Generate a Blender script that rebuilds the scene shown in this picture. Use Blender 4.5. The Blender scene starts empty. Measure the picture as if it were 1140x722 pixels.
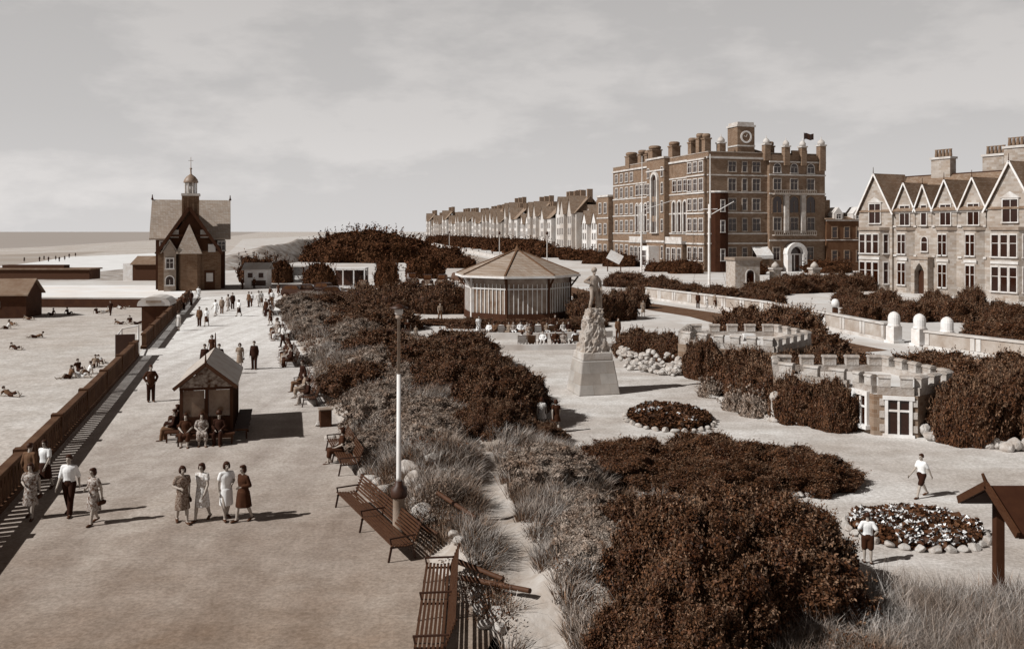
import bpy, bmesh, math, random
import numpy as np
from mathutils import Vector, Matrix

random.seed(7)
rng = np.random.default_rng(11)
R = math.radians
PI = math.pi
SC = bpy.context.scene
COL = SC.collection
CAMZ = 8.4
HOR = 257.0
BEACH = -1.25


def G(px, py, z=0.0):
    """real place on the level z, read off the photograph once"""
    Y = (CAMZ - z) * 1000.0 / (py - HOR)
    return Vector(((px - 570.0) / 1000.0 * Y, Y, z))


# ------------------------------------------------------------------ colour
def sep(L):
    L = max(0.002, min(1.0, L))
    k = (1 - L) ** 2.2
    return (L ** (1 - .24 * k), L ** (1 + .05 * k), L ** (1 + .33 * k), 1.0)


MATS = {}


def mat(name, L, L2=None, scale=3.0, rough=.85, bump=0.0, bscale=None, island=0.0, spec=.2, detail=6, dirt=None, coords='Object', stretch=None, transl=0.0):
    if name in MATS:
        return MATS[name]
    m = bpy.data.materials.new(name)
    m.use_nodes = True
    nt = m.node_tree
    b = nt.nodes['Principled BSDF']
    b.inputs['Roughness'].default_value = rough
    b.inputs['Specular IOR Level'].default_value = spec
    if L2 is None:
        L2 = L * .72
    tc = nt.nodes.new('ShaderNodeTexCoord')
    vec = tc.outputs[coords]
    if stretch:
        mp = nt.nodes.new('ShaderNodeMapping')
        mp.inputs['Scale'].default_value = stretch
        nt.links.new(vec, mp.inputs['Vector'])
        vec = mp.outputs['Vector']
    nz = nt.nodes.new('ShaderNodeTexNoise')
    nz.inputs['Scale'].default_value = scale
    nz.inputs['Detail'].default_value = detail
    nz.inputs['Roughness'].default_value = .65
    nt.links.new(vec, nz.inputs['Vector'])
    rp = nt.nodes.new('ShaderNodeValToRGB')
    rp.color_ramp.elements[0].position = .3
    rp.color_ramp.elements[0].color = sep(L2)
    rp.color_ramp.elements[1].position = .7
    rp.color_ramp.elements[1].color = sep(L)
    nt.links.new(nz.outputs['Fac'], rp.inputs['Fac'])
    col = rp.outputs['Color']
    if dirt:
        n2 = nt.nodes.new('ShaderNodeTexNoise')
        n2.inputs['Scale'].default_value = dirt[0]
        n2.inputs['Detail'].default_value = 8
        nt.links.new(vec, n2.inputs['Vector'])
        r2 = nt.nodes.new('ShaderNodeValToRGB')
        r2.color_ramp.elements[0].position = .35
        r2.color_ramp.elements[1].position = .65
        d = dirt[1]
        r2.color_ramp.elements[0].color = (d * 1.05, d * .98, d * .93, 1)
        r2.color_ramp.elements[1].color = (1, 1, 1, 1)
        nt.links.new(n2.outputs['Fac'], r2.inputs['Fac'])
        mx = nt.nodes.new('ShaderNodeMix')
        mx.data_type = 'RGBA'
        mx.blend_type = 'MULTIPLY'
        mx.inputs['Factor'].default_value = 1
        nt.links.new(col, mx.inputs['A'])
        nt.links.new(r2.outputs['Color'], mx.inputs['B'])
        col = mx.outputs['Result']
    if island:
        ge = nt.nodes.new('ShaderNodeNewGeometry')
        mr = nt.nodes.new('ShaderNodeMapRange')
        mr.inputs['To Min'].default_value = 1 - island
        mr.inputs['To Max'].default_value = 1 + island
        nt.links.new(ge.outputs['Random Per Island'], mr.inputs['Value'])
        mx = nt.nodes.new('ShaderNodeVectorMath')
        mx.operation = 'SCALE'
        nt.links.new(col, mx.inputs[0])
        nt.links.new(mr.outputs['Result'], mx.inputs['Scale'])
        col = mx.outputs['Vector']
    nt.links.new(col, b.inputs['Base Color'])
    if bump:
        n3 = nt.nodes.new('ShaderNodeTexNoise')
        n3.inputs['Scale'].default_value = bscale or scale * 6
        n3.inputs['Detail'].default_value = 6
        nt.links.new(vec, n3.inputs['Vector'])
        bp = nt.nodes.new('ShaderNodeBump')
        bp.inputs['Strength'].default_value = bump
        bp.inputs['Distance'].default_value = .05
        nt.links.new(n3.outputs['Fac'], bp.inputs['Height'])
        nt.links.new(bp.outputs['Normal'], b.inputs['Normal'])
    MATS[name] = m
    return m


def brickmat(name, L, L2, Lm, scale=1.0, bw=.45, bh=.15, dirt=.75):
    """brick or coursed stone / slates: object-space courses in both wall directions"""
    if name in MATS:
        return MATS[name]
    m = bpy.data.materials.new(name)
    m.use_nodes = True
    nt = m.node_tree
    b = nt.nodes['Principled BSDF']
    b.inputs['Roughness'].default_value = .9
    b.inputs['Specular IOR Level'].default_value = .15
    tc = nt.nodes.new('ShaderNodeTexCoord')
    sx = nt.nodes.new('ShaderNodeSeparateXYZ')
    nt.links.new(tc.outputs['Object'], sx.inputs[0])
    ad = nt.nodes.new('ShaderNodeMath')
    ad.operation = 'ADD'
    nt.links.new(sx.outputs['X'], ad.inputs[0])
    nt.links.new(sx.outputs['Y'], ad.inputs[1])
    cb = nt.nodes.new('ShaderNodeCombineXYZ')
    nt.links.new(ad.outputs[0], cb.inputs['X'])
    nt.links.new(sx.outputs['Z'], cb.inputs['Y'])
    bk = nt.nodes.new('ShaderNodeTexBrick')
    bk.inputs['Scale'].default_value = scale
    bk.inputs['Brick Width'].default_value = bw
    bk.inputs['Row Height'].default_value = bh
    bk.inputs['Mortar Size'].default_value = .012
    bk.inputs['Color1'].default_value = sep(L)
    bk.inputs['Color2'].default_value = sep(L2)
    bk.inputs['Mortar'].default_value = sep(Lm)
    nt.links.new(cb.outputs[0], bk.inputs['Vector'])
    n2 = nt.nodes.new('ShaderNodeTexNoise')
    n2.inputs['Scale'].default_value = .45
    n2.inputs['Detail'].default_value = 8
    n2.inputs['Roughness'].default_value = .7
    nt.links.new(tc.outputs['Object'], n2.inputs['Vector'])
    r2 = nt.nodes.new('ShaderNodeValToRGB')
    r2.color_ramp.elements[0].position = .3
    r2.color_ramp.elements[1].position = .7
    r2.color_ramp.elements[0].color = (dirt, dirt, dirt, 1)
    r2.color_ramp.elements[1].color = (1.12, 1.12, 1.12, 1)
    nt.links.new(n2.outputs['Fac'], r2.inputs['Fac'])
    mx = nt.nodes.new('ShaderNodeMix')
    mx.data_type = 'RGBA'
    mx.blend_type = 'MULTIPLY'
    mx.inputs['Factor'].default_value = 1
    nt.links.new(bk.outputs['Color'], mx.inputs['A'])
    nt.links.new(r2.outputs['Color'], mx.inputs['B'])
    nt.links.new(mx.outputs['Result'], b.inputs['Base Color'])
    bp = nt.nodes.new('ShaderNodeBump')
    bp.inputs['Strength'].default_value = .4
    bp.inputs['Distance'].default_value = .02
    nt.links.new(bk.outputs['Fac'], bp.inputs['Height'])
    bp.invert = True
    nt.links.new(bp.outputs['Normal'], b.inputs['Normal'])
    MATS[name] = m
    return m


def grit(m, scale, lo, hi, big=None):
    """fine gravel and trodden patches over a ground material"""
    nt = m.node_tree
    b = nt.nodes['Principled BSDF']
    src = b.inputs['Base Color'].links[0].from_socket
    tc = nt.nodes.new('ShaderNodeTexCoord')
    for sc_, l_, h_, p0, p1 in [(scale, lo, hi, .38, .62)] + ([(big, lo + (1 - lo) * .45, 1 + (hi - 1) * .5, .4, .6)] if big else []):
        n_ = nt.nodes.new('ShaderNodeTexNoise')
        n_.inputs['Scale'].default_value = sc_
        n_.inputs['Detail'].default_value = 5
        n_.inputs['Roughness'].default_value = .75
        nt.links.new(tc.outputs['Object'], n_.inputs['Vector'])
        r_ = nt.nodes.new('ShaderNodeValToRGB')
        r_.color_ramp.elements[0].position = p0
        r_.color_ramp.elements[0].color = (l_, l_ * .98, l_ * .96, 1)
        r_.color_ramp.elements[1].position = p1
        r_.color_ramp.elements[1].color = (h_, h_, h_, 1)
        nt.links.new(n_.outputs['Fac'], r_.inputs['Fac'])
        x_ = nt.nodes.new('ShaderNodeMix')
        x_.data_type = 'RGBA'
        x_.blend_type = 'MULTIPLY'
        x_.inputs['Factor'].default_value = 1
        nt.links.new(src, x_.inputs['A'])
        nt.links.new(r_.outputs['Color'], x_.inputs['B'])
        src = x_.outputs['Result']
    nt.links.new(src, b.inputs['Base Color'])


def glassmat():
    m = mat('window_glass', .008, .004, scale=.6, rough=.12, spec=.5)
    return m


# ------------------------------------------------------------------ objects
def tag(o, label=None, cat=None, group=None, kind=None):
    if label:
        o['label'] = label
    if cat:
        o['category'] = cat
    if group:
        o['group'] = group
    if kind:
        o['kind'] = kind
    return o


def empty(name, loc=(0, 0, 0), rz=0.0, label=None, cat=None, group=None):
    o = bpy.data.objects.new(name, None)
    COL.objects.link(o)
    o.empty_display_size = .3
    o.location = loc
    o.rotation_euler = (0, 0, rz)
    return tag(o, label, cat, group)


def link(name, me, parent=None, loc=None, rz=None):
    o = bpy.data.objects.new(name, me)
    COL.objects.link(o)
    if parent:
        o.parent = parent
    if loc is not None:
        o.location = loc
    if rz is not None:
        o.rotation_euler = (0, 0, rz)
    return o


def children(o):
    return [c for c in bpy.data.objects if c.parent == o]


def copy_tree(o, parent=None, kids=None):
    c = o.copy()
    COL.objects.link(c)
    if parent:
        c.parent = parent
    for ch in list(o.children):
        copy_tree(ch, c)
    return c


class MB:
    def __init__(s):
        s.v = []
        s.f = []
        s.m = []
        s.sm = []

    def add(s, vs, fs, mi=0, smooth=False):
        b = len(s.v)
        s.v += [tuple(v) for v in vs]
        for f in fs:
            s.f.append(tuple(b + i for i in f))
            s.m.append(mi)
            s.sm.append(smooth)
        return s

    def box(s, x0, x1, y0, y1, z0, z1, mi=0):
        return s.add([(x0, y0, z0), (x1, y0, z0), (x1, y1, z0), (x0, y1, z0), (x0, y0, z1), (x1, y0, z1), (x1, y1, z1), (x0, y1, z1)],
                     [(0, 3, 2, 1), (4, 5, 6, 7), (0, 1, 5, 4), (1, 2, 6, 5), (2, 3, 7, 6), (3, 0, 4, 7)], mi)

    def obox(s, c, u, v, w, hu, hv, hw, mi=0):
        c, u, v, w = map(Vector, (c, u, v, w))
        vs = []
        for k in (-1, 1):
            for i, j in ((-1, -1), (1, -1), (1, 1), (-1, 1)):
                vs.append(c + u * hu * i + v * hv * j + w * hw * k)
        return s.add(vs, [(0, 3, 2, 1), (4, 5, 6, 7), (0, 1, 5, 4), (1, 2, 6, 5), (2, 3, 7, 6), (3, 0, 4, 7)], mi)

    def bar(s, p0, p1, w, h, mi=0):
        p0, p1 = Vector(p0), Vector(p1)
        d = (p1 - p0)
        L = d.length
        d = d.normalized()
        up = Vector((0, 0, 1)) if abs(d.z) < .95 else Vector((0, 1, 0))
        sd = d.cross(up).normalized()
        up = sd.cross(d)
        return s.obox((p0 + p1) / 2, d, sd, up, L / 2, w / 2, h / 2, mi)

    def prism(s, poly, z0, z1, mi=0):
        n = len(poly)
        vs = [(p[0], p[1], z0) for p in poly] + [(p[0], p[1], z1) for p in poly]
        fs = [tuple(range(n - 1, -1, -1)), tuple(range(n, 2 * n))]
        for i in range(n):
            j = (i + 1) % n
            fs.append((i, j, n + j, n + i))
        return s.add(vs, fs, mi)

    def xprism(s, prof, x0, x1, mi=0):
        """profile in (y,z) swept along x"""
        n = len(prof)
        vs = [(x0, p[0], p[1]) for p in prof] + [(x1, p[0], p[1]) for p in prof]
        fs = [tuple(range(n)), tuple(range(2 * n - 1, n - 1, -1))]
        for i in range(n):
            j = (i + 1) % n
            fs.append((j, i, n + i, n + j))
        return s.add(vs, fs, mi)

    def yprism(s, prof, y0, y1, mi=0):
        """profile in (x,z) swept along y"""
        n = len(prof)
        vs = [(p[0], y0, p[1]) for p in prof] + [(p[0], y1, p[1]) for p in prof]
        fs = [tuple(range(n - 1, -1, -1)), tuple(range(n, 2 * n))]
        for i in range(n):
            j = (i + 1) % n
            fs.append((i, j, n + j, n + i))
        return s.add(vs, fs, mi)

    def tube(s, p0, p1, r0, r1=None, n=10, mi=0, smooth=True):
        r1 = r0 if r1 is None else r1
        p0, p1 = Vector(p0), Vector(p1)
        d = (p1 - p0).normalized()
        a = d.cross(Vector((0, 0, 1)) if abs(d.z) < .95 else Vector((1, 0, 0))).normalized()
        b = d.cross(a)
        vs = []
        for p, r in ((p0, r0), (p1, r1)):
            for i in range(n):
                t = 2 * PI * i / n
                vs.append(p + a * r * math.cos(t) + b * r * math.sin(t))
        fs = [(i, (i + 1) % n, n + (i + 1) % n, n + i) for i in range(n)]
        s.add(vs, fs, mi, smooth)
        s.add(vs[:n], [tuple(range(n - 1, -1, -1))], mi)
        s.add(vs[n:], [tuple(range(n))], mi)
        return s

    def lathe(s, prof, c=(0, 0, 0), n=16, mi=0, smooth=True):
        vs = []
        for r, z in prof:
            for i in range(n):
                t = 2 * PI * i / n
                vs.append((c[0] + r * math.cos(t), c[1] + r * math.sin(t), c[2] + z))
        fs = []
        for k in range(len(prof) - 1):
            for i in range(n):
                j = (i + 1) % n
                fs.append((k * n + i, k * n + j, (k + 1) * n + j, (k + 1) * n + i))
        fs.append(tuple(range(n - 1, -1, -1)))
        b = (len(prof) - 1) * n
        fs.append(tuple(b + i for i in range(n)))
        return s.add(vs, fs, mi, smooth)

    def mesh(s, name, mats):
        me = bpy.data.meshes.new(name)
        me.from_pydata(s.v, [], s.f)
        for m in (mats if isinstance(mats, (list, tuple)) else [mats]):
            me.materials.append(m)
        me.polygons.foreach_set('material_index', s.m)
        me.polygons.foreach_set('use_smooth', s.sm)
        me.update()
        return me

    def build(s, name, mats, parent=None, loc=None, rz=None, bevel=0):
        o = link(name, s.mesh(name, mats), parent, loc, rz)
        if bevel:
            bv = o.modifiers.new('bevel', 'BEVEL')
            bv.width = bevel
            bv.segments = 2
            bv.limit_method = 'ANGLE'
        return o


def mesh_np(name, V, quads=None, tris=None, mats=(), smooth=False, mi=None):
    me = bpy.data.meshes.new(name)
    nq = 0 if quads is None else len(quads)
    nt = 0 if tris is None else len(tris)
    V = np.asarray(V, dtype=np.float32)
    me.vertices.add(len(V))
    me.vertices.foreach_set('co', V.ravel())
    loops = []
    if nq:
        loops.append(np.asarray(quads, dtype=np.int32).ravel())
    if nt:
        loops.append(np.asarray(tris, dtype=np.int32).ravel())
    loops = np.concatenate(loops)
    me.loops.add(len(loops))
    me.loops.foreach_set('vertex_index', loops)
    me.polygons.add(nq + nt)
    st = np.concatenate([np.arange(nq) * 4, nq * 4 + np.arange(nt) * 3]).astype(np.int32)
    me.polygons.foreach_set('loop_start', st)
    if smooth:
        me.polygons.foreach_set('use_smooth', np.ones(nq + nt, dtype=bool))
    for m in mats:
        me.materials.append(m)
    if mi is not None:
        me.polygons.foreach_set('material_index', np.asarray(mi, dtype=np.int32))
    me.update(calc_edges=True)
    me.validate()
    return me


# ------------------------------------------------------------------ materials
M_sand = mat('beach_sand', .52, .41, scale=.35, rough=.95, bump=.9, bscale=1.6, dirt=(.05, .8))
M_dune = mat('dune_sand', .42, .24, scale=1.2, rough=.95, bump=.6, bscale=6)
M_leaf = mat('shrub_leaf', .055, .013, scale=1.4, rough=.6, spec=.16, island=.8)
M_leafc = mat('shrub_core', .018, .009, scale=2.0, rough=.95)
M_tip = mat('shrub_sunlit_tip', .12, .045, scale=2, rough=.65, spec=.2, island=.7)  # paler leaves on the shoots: sunlit tips painted into the colour
M_gbase = mat('marram_base', .18, .06, scale=.9, rough=.8, spec=.05, island=.7)
M_leaf2 = mat('shrub_leaf_pale', .31, .08, scale=1.3, rough=.7, spec=.15, island=.6)
M_leaf3 = mat('far_leaf', .05, .018, scale=.25, rough=.8, spec=.1, island=.6)
M_grass = mat('marram_blade', .5, .15, scale=.55, rough=.7, spec=.1, island=.65, dirt=(.35, .5))
M_grass2 = mat('marram_blade_dark', .2, .05, scale=.8, rough=.7, spec=.1, island=.65)
M_stone = mat('pale_stone', .52, .34, scale=2.2, rough=.9, bump=.5, bscale=14, dirt=(.8, .75))
M_batt = mat('battlement_stone', .5, .3, scale=3, rough=.9, bump=.6, bscale=12, dirt=(.9, .65))
M_stone2 = mat('rough_grey_stone', .42, .2, scale=3.0, rough=.95, bump=.9, bscale=9)
M_white = mat('white_paint', .74, .62, scale=2.5, rough=.6, dirt=(1.2, .85))
M_dark = mat('dark_paint', .02, .012, scale=3, rough=.5, spec=.35)
M_wood = mat('dark_wood', .035, .018, scale=2.5, rough=.75, stretch=(1, 1, 8), bump=.3)
M_slat = mat('bench_slat', .04, .02, scale=5, rough=.65, spec=.3)
M_iron = mat('cast_iron', .018, .01, scale=6, rough=.55, spec=.4)
M_concrete = mat('concrete', .30, .2, scale=1.4, rough=.95, bump=.3, bscale=10, dirt=(.5, .7))
M_brick = brickmat('hotel_brick', .165, .105, .2, 1.0, .5, .16)
M_stoneb = brickmat('villa_stone', .37, .24, .3, 1.0, .7, .3)
M_slate = brickmat('roof_slate', .20, .13, .09, 1.0, .45, .22)
M_tile = brickmat('pavilion_tile', .33, .25, .16, 1.0, .35, .25, dirt=.85)
M_bandd = mat('shaded_dressing', .4, .26, scale=1.5, rough=.85, dirt=(.7, .7))  # darker copy of the dressing, the hotel's shaded face painted into its colour
M_band = mat('stone_dressing', .6, .42, scale=1.5, rough=.85, dirt=(.7, .75))
M_glass = glassmat()
M_pale = mat('pale_render', .60, .46, scale=1.0, rough=.9, dirt=(.4, .8))
M_timber = mat('dark_timber', .026, .013, scale=1.6, rough=.8)
# ------------------------------------------------------------------ setting
SEA = [(-15.76 + .2877 * 40, -12.0 + 0), (-15.76, 27.97), (-27.0, 66.4)]


def wallx(Y):
    return -15.76 - .2915 * (Y - 27.97)


def sheet(name, pts, z, m, cuts=0):
    me = MB().add([(p[0], p[1], z) for p in pts], [tuple(range(len(pts)))]).mesh(name, m)
    o = link(name, me)
    return tag(o, kind='structure')


BIG = 9000
# beach: the one great sheet, out to the horizon on every side
sheet('beach', [(-BIG, -400), (BIG, -400), (BIG, BIG), (-BIG, BIG)], BEACH, M_sand)
M_sea = mat('sea_water', .30, .22, scale=.02, rough=.35, spec=.5, bump=.3, bscale=.3, coords='Object', stretch=(.25, 1, 1))
M_wet = mat('wet_sand', .36, .24, scale=.03, rough=.7, coords='Object', stretch=(.3, 1, 1))
p = [G(-900, 279, BEACH), G(5, 276.5, BEACH), G(60, 274, BEACH), G(120, 270, BEACH), G(170, 267.5, BEACH), G(215, 264.5, BEACH), G(262, 262.3, BEACH)]
sheet('sea', [(-BIG, p[0].y * .97)] + [(q.x, q.y) for q in p] + [(-2500, BIG), (-BIG, BIG)], BEACH + .012, M_sea)
p = [G(-300, 300, BEACH), G(5, 296, BEACH), G(45, 291, BEACH), G(75, 285.5, BEACH), G(120, 280, BEACH), G(60, 281, BEACH), G(5, 283.5, BEACH), G(-300, 286, BEACH)]
sheet('wet_sand', [(q.x, q.y) for q in p], BEACH + .006, M_wet)

sheet('dry_sand', [(-62, 156), (-110, 154), (-175, 160), (-190, 205), (-160, 235), (-190, 300), (-165, 335), (-150, 420), (-128, 400), (-118, 330), (-98, 290), (-92, 240), (-74, 200)][::-1], BEACH + .003, mat('dry_sand', .74, .62, scale=.2, rough=.95))
# land: raised above the beach, edged by the sea wall
M_land = mat('land_earth', .62, .46, scale=.25, rough=.95, bump=.3, bscale=4, dirt=(.06, .8))
TERR = [(wallx(113), 113), (-150, 118), (-150, 152), (wallx(152) - 1, 152)]
land = [(BIG, -60), (BIG, BIG), (wallx(900) - 900, BIG), (wallx(900), 900)] + TERR[::-1] + [(wallx(-60), -60)]
mb = MB()
mb.prism(land[::-1], BEACH - .4, 0.0)
tag(mb.build('ground', M_land), kind='structure')
sheet('pier_terrace', [(wallx(113) - .05, 113.1), (-149.9, 118.1), (-149.9, 139), (wallx(139), 139)][::-1], .004, mat('terrace_concrete', .8, .7, scale=.3, rough=.9, dirt=(.2, .9)))

# promenade paving: tarmac, painted paler with distance for vignetting and haze
m = mat('promenade_tarmac', .30, .2, scale=.5, rough=.92, bump=.12, bscale=40, dirt=(.09, .72))
nt = m.node_tree
b = nt.nodes['Principled BSDF']
src = b.inputs['Base Color'].links[0].from_socket
tc = nt.nodes.new('ShaderNodeTexCoord')
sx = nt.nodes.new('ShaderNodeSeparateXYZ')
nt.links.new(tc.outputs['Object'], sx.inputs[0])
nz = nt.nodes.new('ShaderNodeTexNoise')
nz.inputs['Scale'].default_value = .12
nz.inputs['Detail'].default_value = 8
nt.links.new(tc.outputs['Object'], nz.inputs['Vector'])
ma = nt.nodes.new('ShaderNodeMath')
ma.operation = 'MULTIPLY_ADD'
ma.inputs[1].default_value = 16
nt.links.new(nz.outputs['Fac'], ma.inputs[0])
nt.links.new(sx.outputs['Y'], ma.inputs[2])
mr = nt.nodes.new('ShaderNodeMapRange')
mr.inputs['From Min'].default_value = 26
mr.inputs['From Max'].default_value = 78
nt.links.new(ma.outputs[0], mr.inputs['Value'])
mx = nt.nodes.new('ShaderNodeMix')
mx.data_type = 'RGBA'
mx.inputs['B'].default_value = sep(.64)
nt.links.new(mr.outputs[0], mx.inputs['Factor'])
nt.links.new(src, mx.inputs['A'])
mp_ = nt.nodes.new('ShaderNodeMapping')
mp_.inputs['Rotation'].default_value = (0, 0, R(-16.3))
mp_.inputs['Scale'].default_value = (.55, .035, 1)
nt.links.new(tc.outputs['Object'], mp_.inputs['Vector'])
n5 = nt.nodes.new('ShaderNodeTexNoise')
n5.inputs['Scale'].default_value = 1.6
n5.inputs['Detail'].default_value = 7
nt.links.new(mp_.outputs['Vector'], n5.inputs['Vector'])
r5 = nt.nodes.new('ShaderNodeValToRGB')
r5.color_ramp.elements[0].position = .36
r5.color_ramp.elements[0].color = (.86, .84, .83, 1)
r5.color_ramp.elements[1].position = .6
r5.color_ramp.elements[1].color = (1.06, 1.06, 1.06, 1)
nt.links.new(n5.outputs['Fac'], r5.inputs['Fac'])
vo = nt.nodes.new('ShaderNodeTexVoronoi')
vo.feature = 'DISTANCE_TO_EDGE'
vo.inputs['Scale'].default_value = .22
n6 = nt.nodes.new('ShaderNodeTexNoise')
n6.inputs['Scale'].default_value = .5
n6.inputs['Detail'].default_value = 6
nt.links.new(tc.outputs['Object'], n6.inputs['Vector'])
va = nt.nodes.new('ShaderNodeVectorMath')
va.operation = 'MULTIPLY_ADD'
va.inputs[1].default_value = (3.5, 3.5, 0)
nt.links.new(n6.outputs['Color'], va.inputs[0])
nt.links.new(tc.outputs['Object'], va.inputs[2])
nt.links.new(va.outputs[0], vo.inputs['Vector'])
r6 = nt.nodes.new('ShaderNodeValToRGB')
r6.color_ramp.elements[0].position = .0
r6.color_ramp.elements[0].color = (.95, .945, .94, 1)
r6.color_ramp.elements[1].position = .006
r6.color_ramp.elements[1].color = (1, 1, 1, 1)
nt.links.new(vo.outputs['Distance'], r6.inputs['Fac'])
m5 = nt.nodes.new('ShaderNodeMix')
m5.data_type = 'RGBA'
m5.blend_type = 'MULTIPLY'
m5.inputs['Factor'].default_value = 1
nt.links.new(r5.outputs['Color'], m5.inputs['A'])
nt.links.new(r6.outputs['Color'], m5.inputs['B'])
m6 = nt.nodes.new('ShaderNodeMix')
m6.data_type = 'RGBA'
m6.blend_type = 'MULTIPLY'
m6.inputs['Factor'].default_value = 1
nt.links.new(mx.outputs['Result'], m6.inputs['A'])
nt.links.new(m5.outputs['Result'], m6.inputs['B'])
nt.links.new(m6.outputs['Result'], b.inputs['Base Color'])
grit(m, 9, .8, 1.2, 1.1)
XLP = ([-20, 12, 19, 27.7, 39.4, 58.7, 90, 112], [6, 1.2, -.9, -4.4, -8.0, -13.8, -23.5, -27.5])


def XL(Y):
    return np.interp(Y, *XLP)


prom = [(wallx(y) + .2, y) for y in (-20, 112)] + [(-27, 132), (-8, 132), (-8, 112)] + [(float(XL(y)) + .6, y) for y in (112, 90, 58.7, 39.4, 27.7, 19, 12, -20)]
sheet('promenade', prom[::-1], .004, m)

# garden walks and plaza
M_path = mat('garden_gravel', .62, .45, scale=.35, stretch=(.6, 1.4, 1), rough=.95, bump=.18, bscale=40, dirt=(.22, .7))
sheet('garden_path', [(-2, 10), (26, 10), (24, 40), (15, 52), (12, 66), (6, 72), (-16, 72), (-12, 60), (-3, 45), (0, 34), (1, 26)], .004, M_path)
grit(M_path, 9, .8, 1.2, .9)
grit(M_sand, 5, .82, 1.18, .6)
M_lawn = mat('mown_grass', .10, .05, scale=1.5, rough=.95, bump=.6, bscale=30, dirt=(.5, .8))
WALL = [(33.4, 57.4), (29.6, 64.6), (28.9, 67.2), (25.3, 90.3), (16.8, 112), (9.5, 150), (-4, 271), (-50, 560)]


def off(pts, d):
    out = []
    for i, q in enumerate(pts):
        a = Vector(pts[max(0, i - 1)])
        c = Vector(pts[min(len(pts) - 1, i + 1)])
        t = (c - a).normalized()
        nrm = Vector((-t.y, t.x))
        out.append((q[0] + nrm.x * d, q[1] + nrm.y * d))
    return out


M_pave = mat('pavement_stone', .62, .5, scale=.4, rough=.9, dirt=(.2, .85))
M_road = mat('road_surface', .36, .27, scale=.3, rough=.9, dirt=(.08, .8), bump=.2)
w0, w1, w2, w3 = WALL, off(WALL, 3.4), off(WALL, 8.2), off(WALL, 15)
sheet('pavement', w0 + w1[::-1], .009, M_pave)
sheet('grass_verge', w1[1:6] + w2[1:6][::-1], .007, M_lawn)
sheet('road', w1[5:] + w3[5:][::-1], .008, M_road)
sheet('garden_walk', w2[2:6] + off(WALL, 11.5)[2:6][::-1], .0075, M_pave)
# pale forecourt between hedges and hotel, pale gardens of the villas
sheet('forecourt', [(30, 104), (56, 92), (60, 112), (48, 140), (36, 172), (22, 176), (19, 150), (24, 124)], .004, M_pave)

# far light dunes beyond the pavilion
def hillgrid(name, x0, x1, y0, y1, fn, m, nx=70, ny=50, floor=None):
    xs = np.linspace(x0, x1, nx)
    ys = np.linspace(y0, y1, ny)
    X, Y = np.meshgrid(xs, ys)
    Z = fn(X, Y)
    V = np.stack([X, Y, Z], -1).reshape(-1, 3)
    i, j = np.meshgrid(np.arange(nx - 1), np.arange(ny - 1))
    a = (j * nx + i).ravel()
    q = np.stack([a, a + 1, a + nx + 1, a + nx], -1)
    if floor is not None:
        zz = V[:, 2][q]
        q = q[zz.max(1) > floor]
        used_ = np.unique(q)
        remap = np.full(len(V), -1)
        remap[used_] = np.arange(len(used_))
        V, q = V[used_], remap[q]
    return link(name, mesh_np(name, V, q, mats=[m], smooth=True))


def nse(X, Y, s, seed=0):
    r = np.random.default_rng(seed)
    o = np.zeros_like(X, dtype=float)
    a = 1.0
    for k in range(5):
        for _ in range(3):
            t = r.uniform(0, 2 * PI)
            o += a * np.sin((X * math.cos(t) + Y * math.sin(t)) * s + r.uniform(0, 6.28)) / 3
        s *= 1.9
        a *= .55
    return o


def fdune(X, Y):
    e = np.clip(np.minimum((X + 92) / 30, (-57 - X) / 9), 0, 1) * np.clip((Y - 165) / 45, 0, 1) * np.clip((420 - Y) / 80, 0, 1)
    z = 8.4 * np.clip((X + 96) / 38, 0, 1) * np.clip((Y - 150) / 110, 0, 1)
    return e * (z + 1.1 * nse(X, Y, .16, 3)) - .6


M_fdune = mat('far_dune_sand', .56, .2, scale=.55, rough=.95, bump=.9, bscale=1.2, dirt=(.28, .5), detail=10)
tag(hillgrid('far_dune', -92, -54, 160, 420, fdune, M_fdune, 60, 80), kind='structure')

# near dunes between promenade and garden
XRP = ([10, 22, 25, 28, 33, 35, 45, 50, 60, 70, 75, 90, 112], [9.5, 8, 6.5, 4, 3, 1.4, 1.2, -.5, -3, -8.5, -12, -16, -21])


def XR(Y):
    return np.interp(Y, *XRP)


SPX = np.array([(1.0, 13), (.62, 17.8), (.5, 19.5), (.2, 21), (.1, 22.5), (-.35, 24), (-.3, 26), (-.75, 28), (-.7, 30), (-1.15, 32), (-1.9, 34)])


def pathdist(X, Y):
    d = np.abs(X - np.interp(Y, SPX[:, 1], SPX[:, 0])) / np.interp(Y, [16, 20, 26, 33], [1.5, 1.3, 1.5, .9]) + np.where(Y > 34, 5, 0)
    return np.minimum(d, np.hypot((X - 3.6) / 1.6, (Y - 25.4) / 1.3) * .6)


def sstep(t):
    t = np.clip(t, 0, 1)
    return t * t * (3 - 2 * t)


def duneh(X, Y):
    X = np.asarray(X, dtype=float)
    Y = np.asarray(Y, dtype=float)
    e = np.minimum(np.minimum(X - XL(Y) + .2, XR(Y) - X), np.minimum(Y - 8, 116 - Y) * .5)
    mk = sstep(e / 2.2)
    z = .75 + .32 * nse(X, Y, .55, 5) + .12 * nse(X, Y, 1.9, 8)
    z = z - .45 * np.exp(-(pathdist(X, Y) / .7) ** 2)
    return mk * np.maximum(z, .12) - .12


dune = hillgrid('dune', -30, 12, 8, 116, duneh, M_dune, 150, 300, floor=-.115)
tag(dune, kind='structure')


# ------------------------------------------------------------------ foliage
def lobes(seed, k, wmin, wmax, amp):
    r = np.random.default_rng(seed)
    d = r.normal(size=(k, 3))
    d[:, 2] = np.abs(d[:, 2]) * .8
    d /= np.linalg.norm(d, axis=1)[:, None]
    return d, r.uniform(wmin, wmax, k), r.uniform(.3, 1, k) * amp


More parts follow.
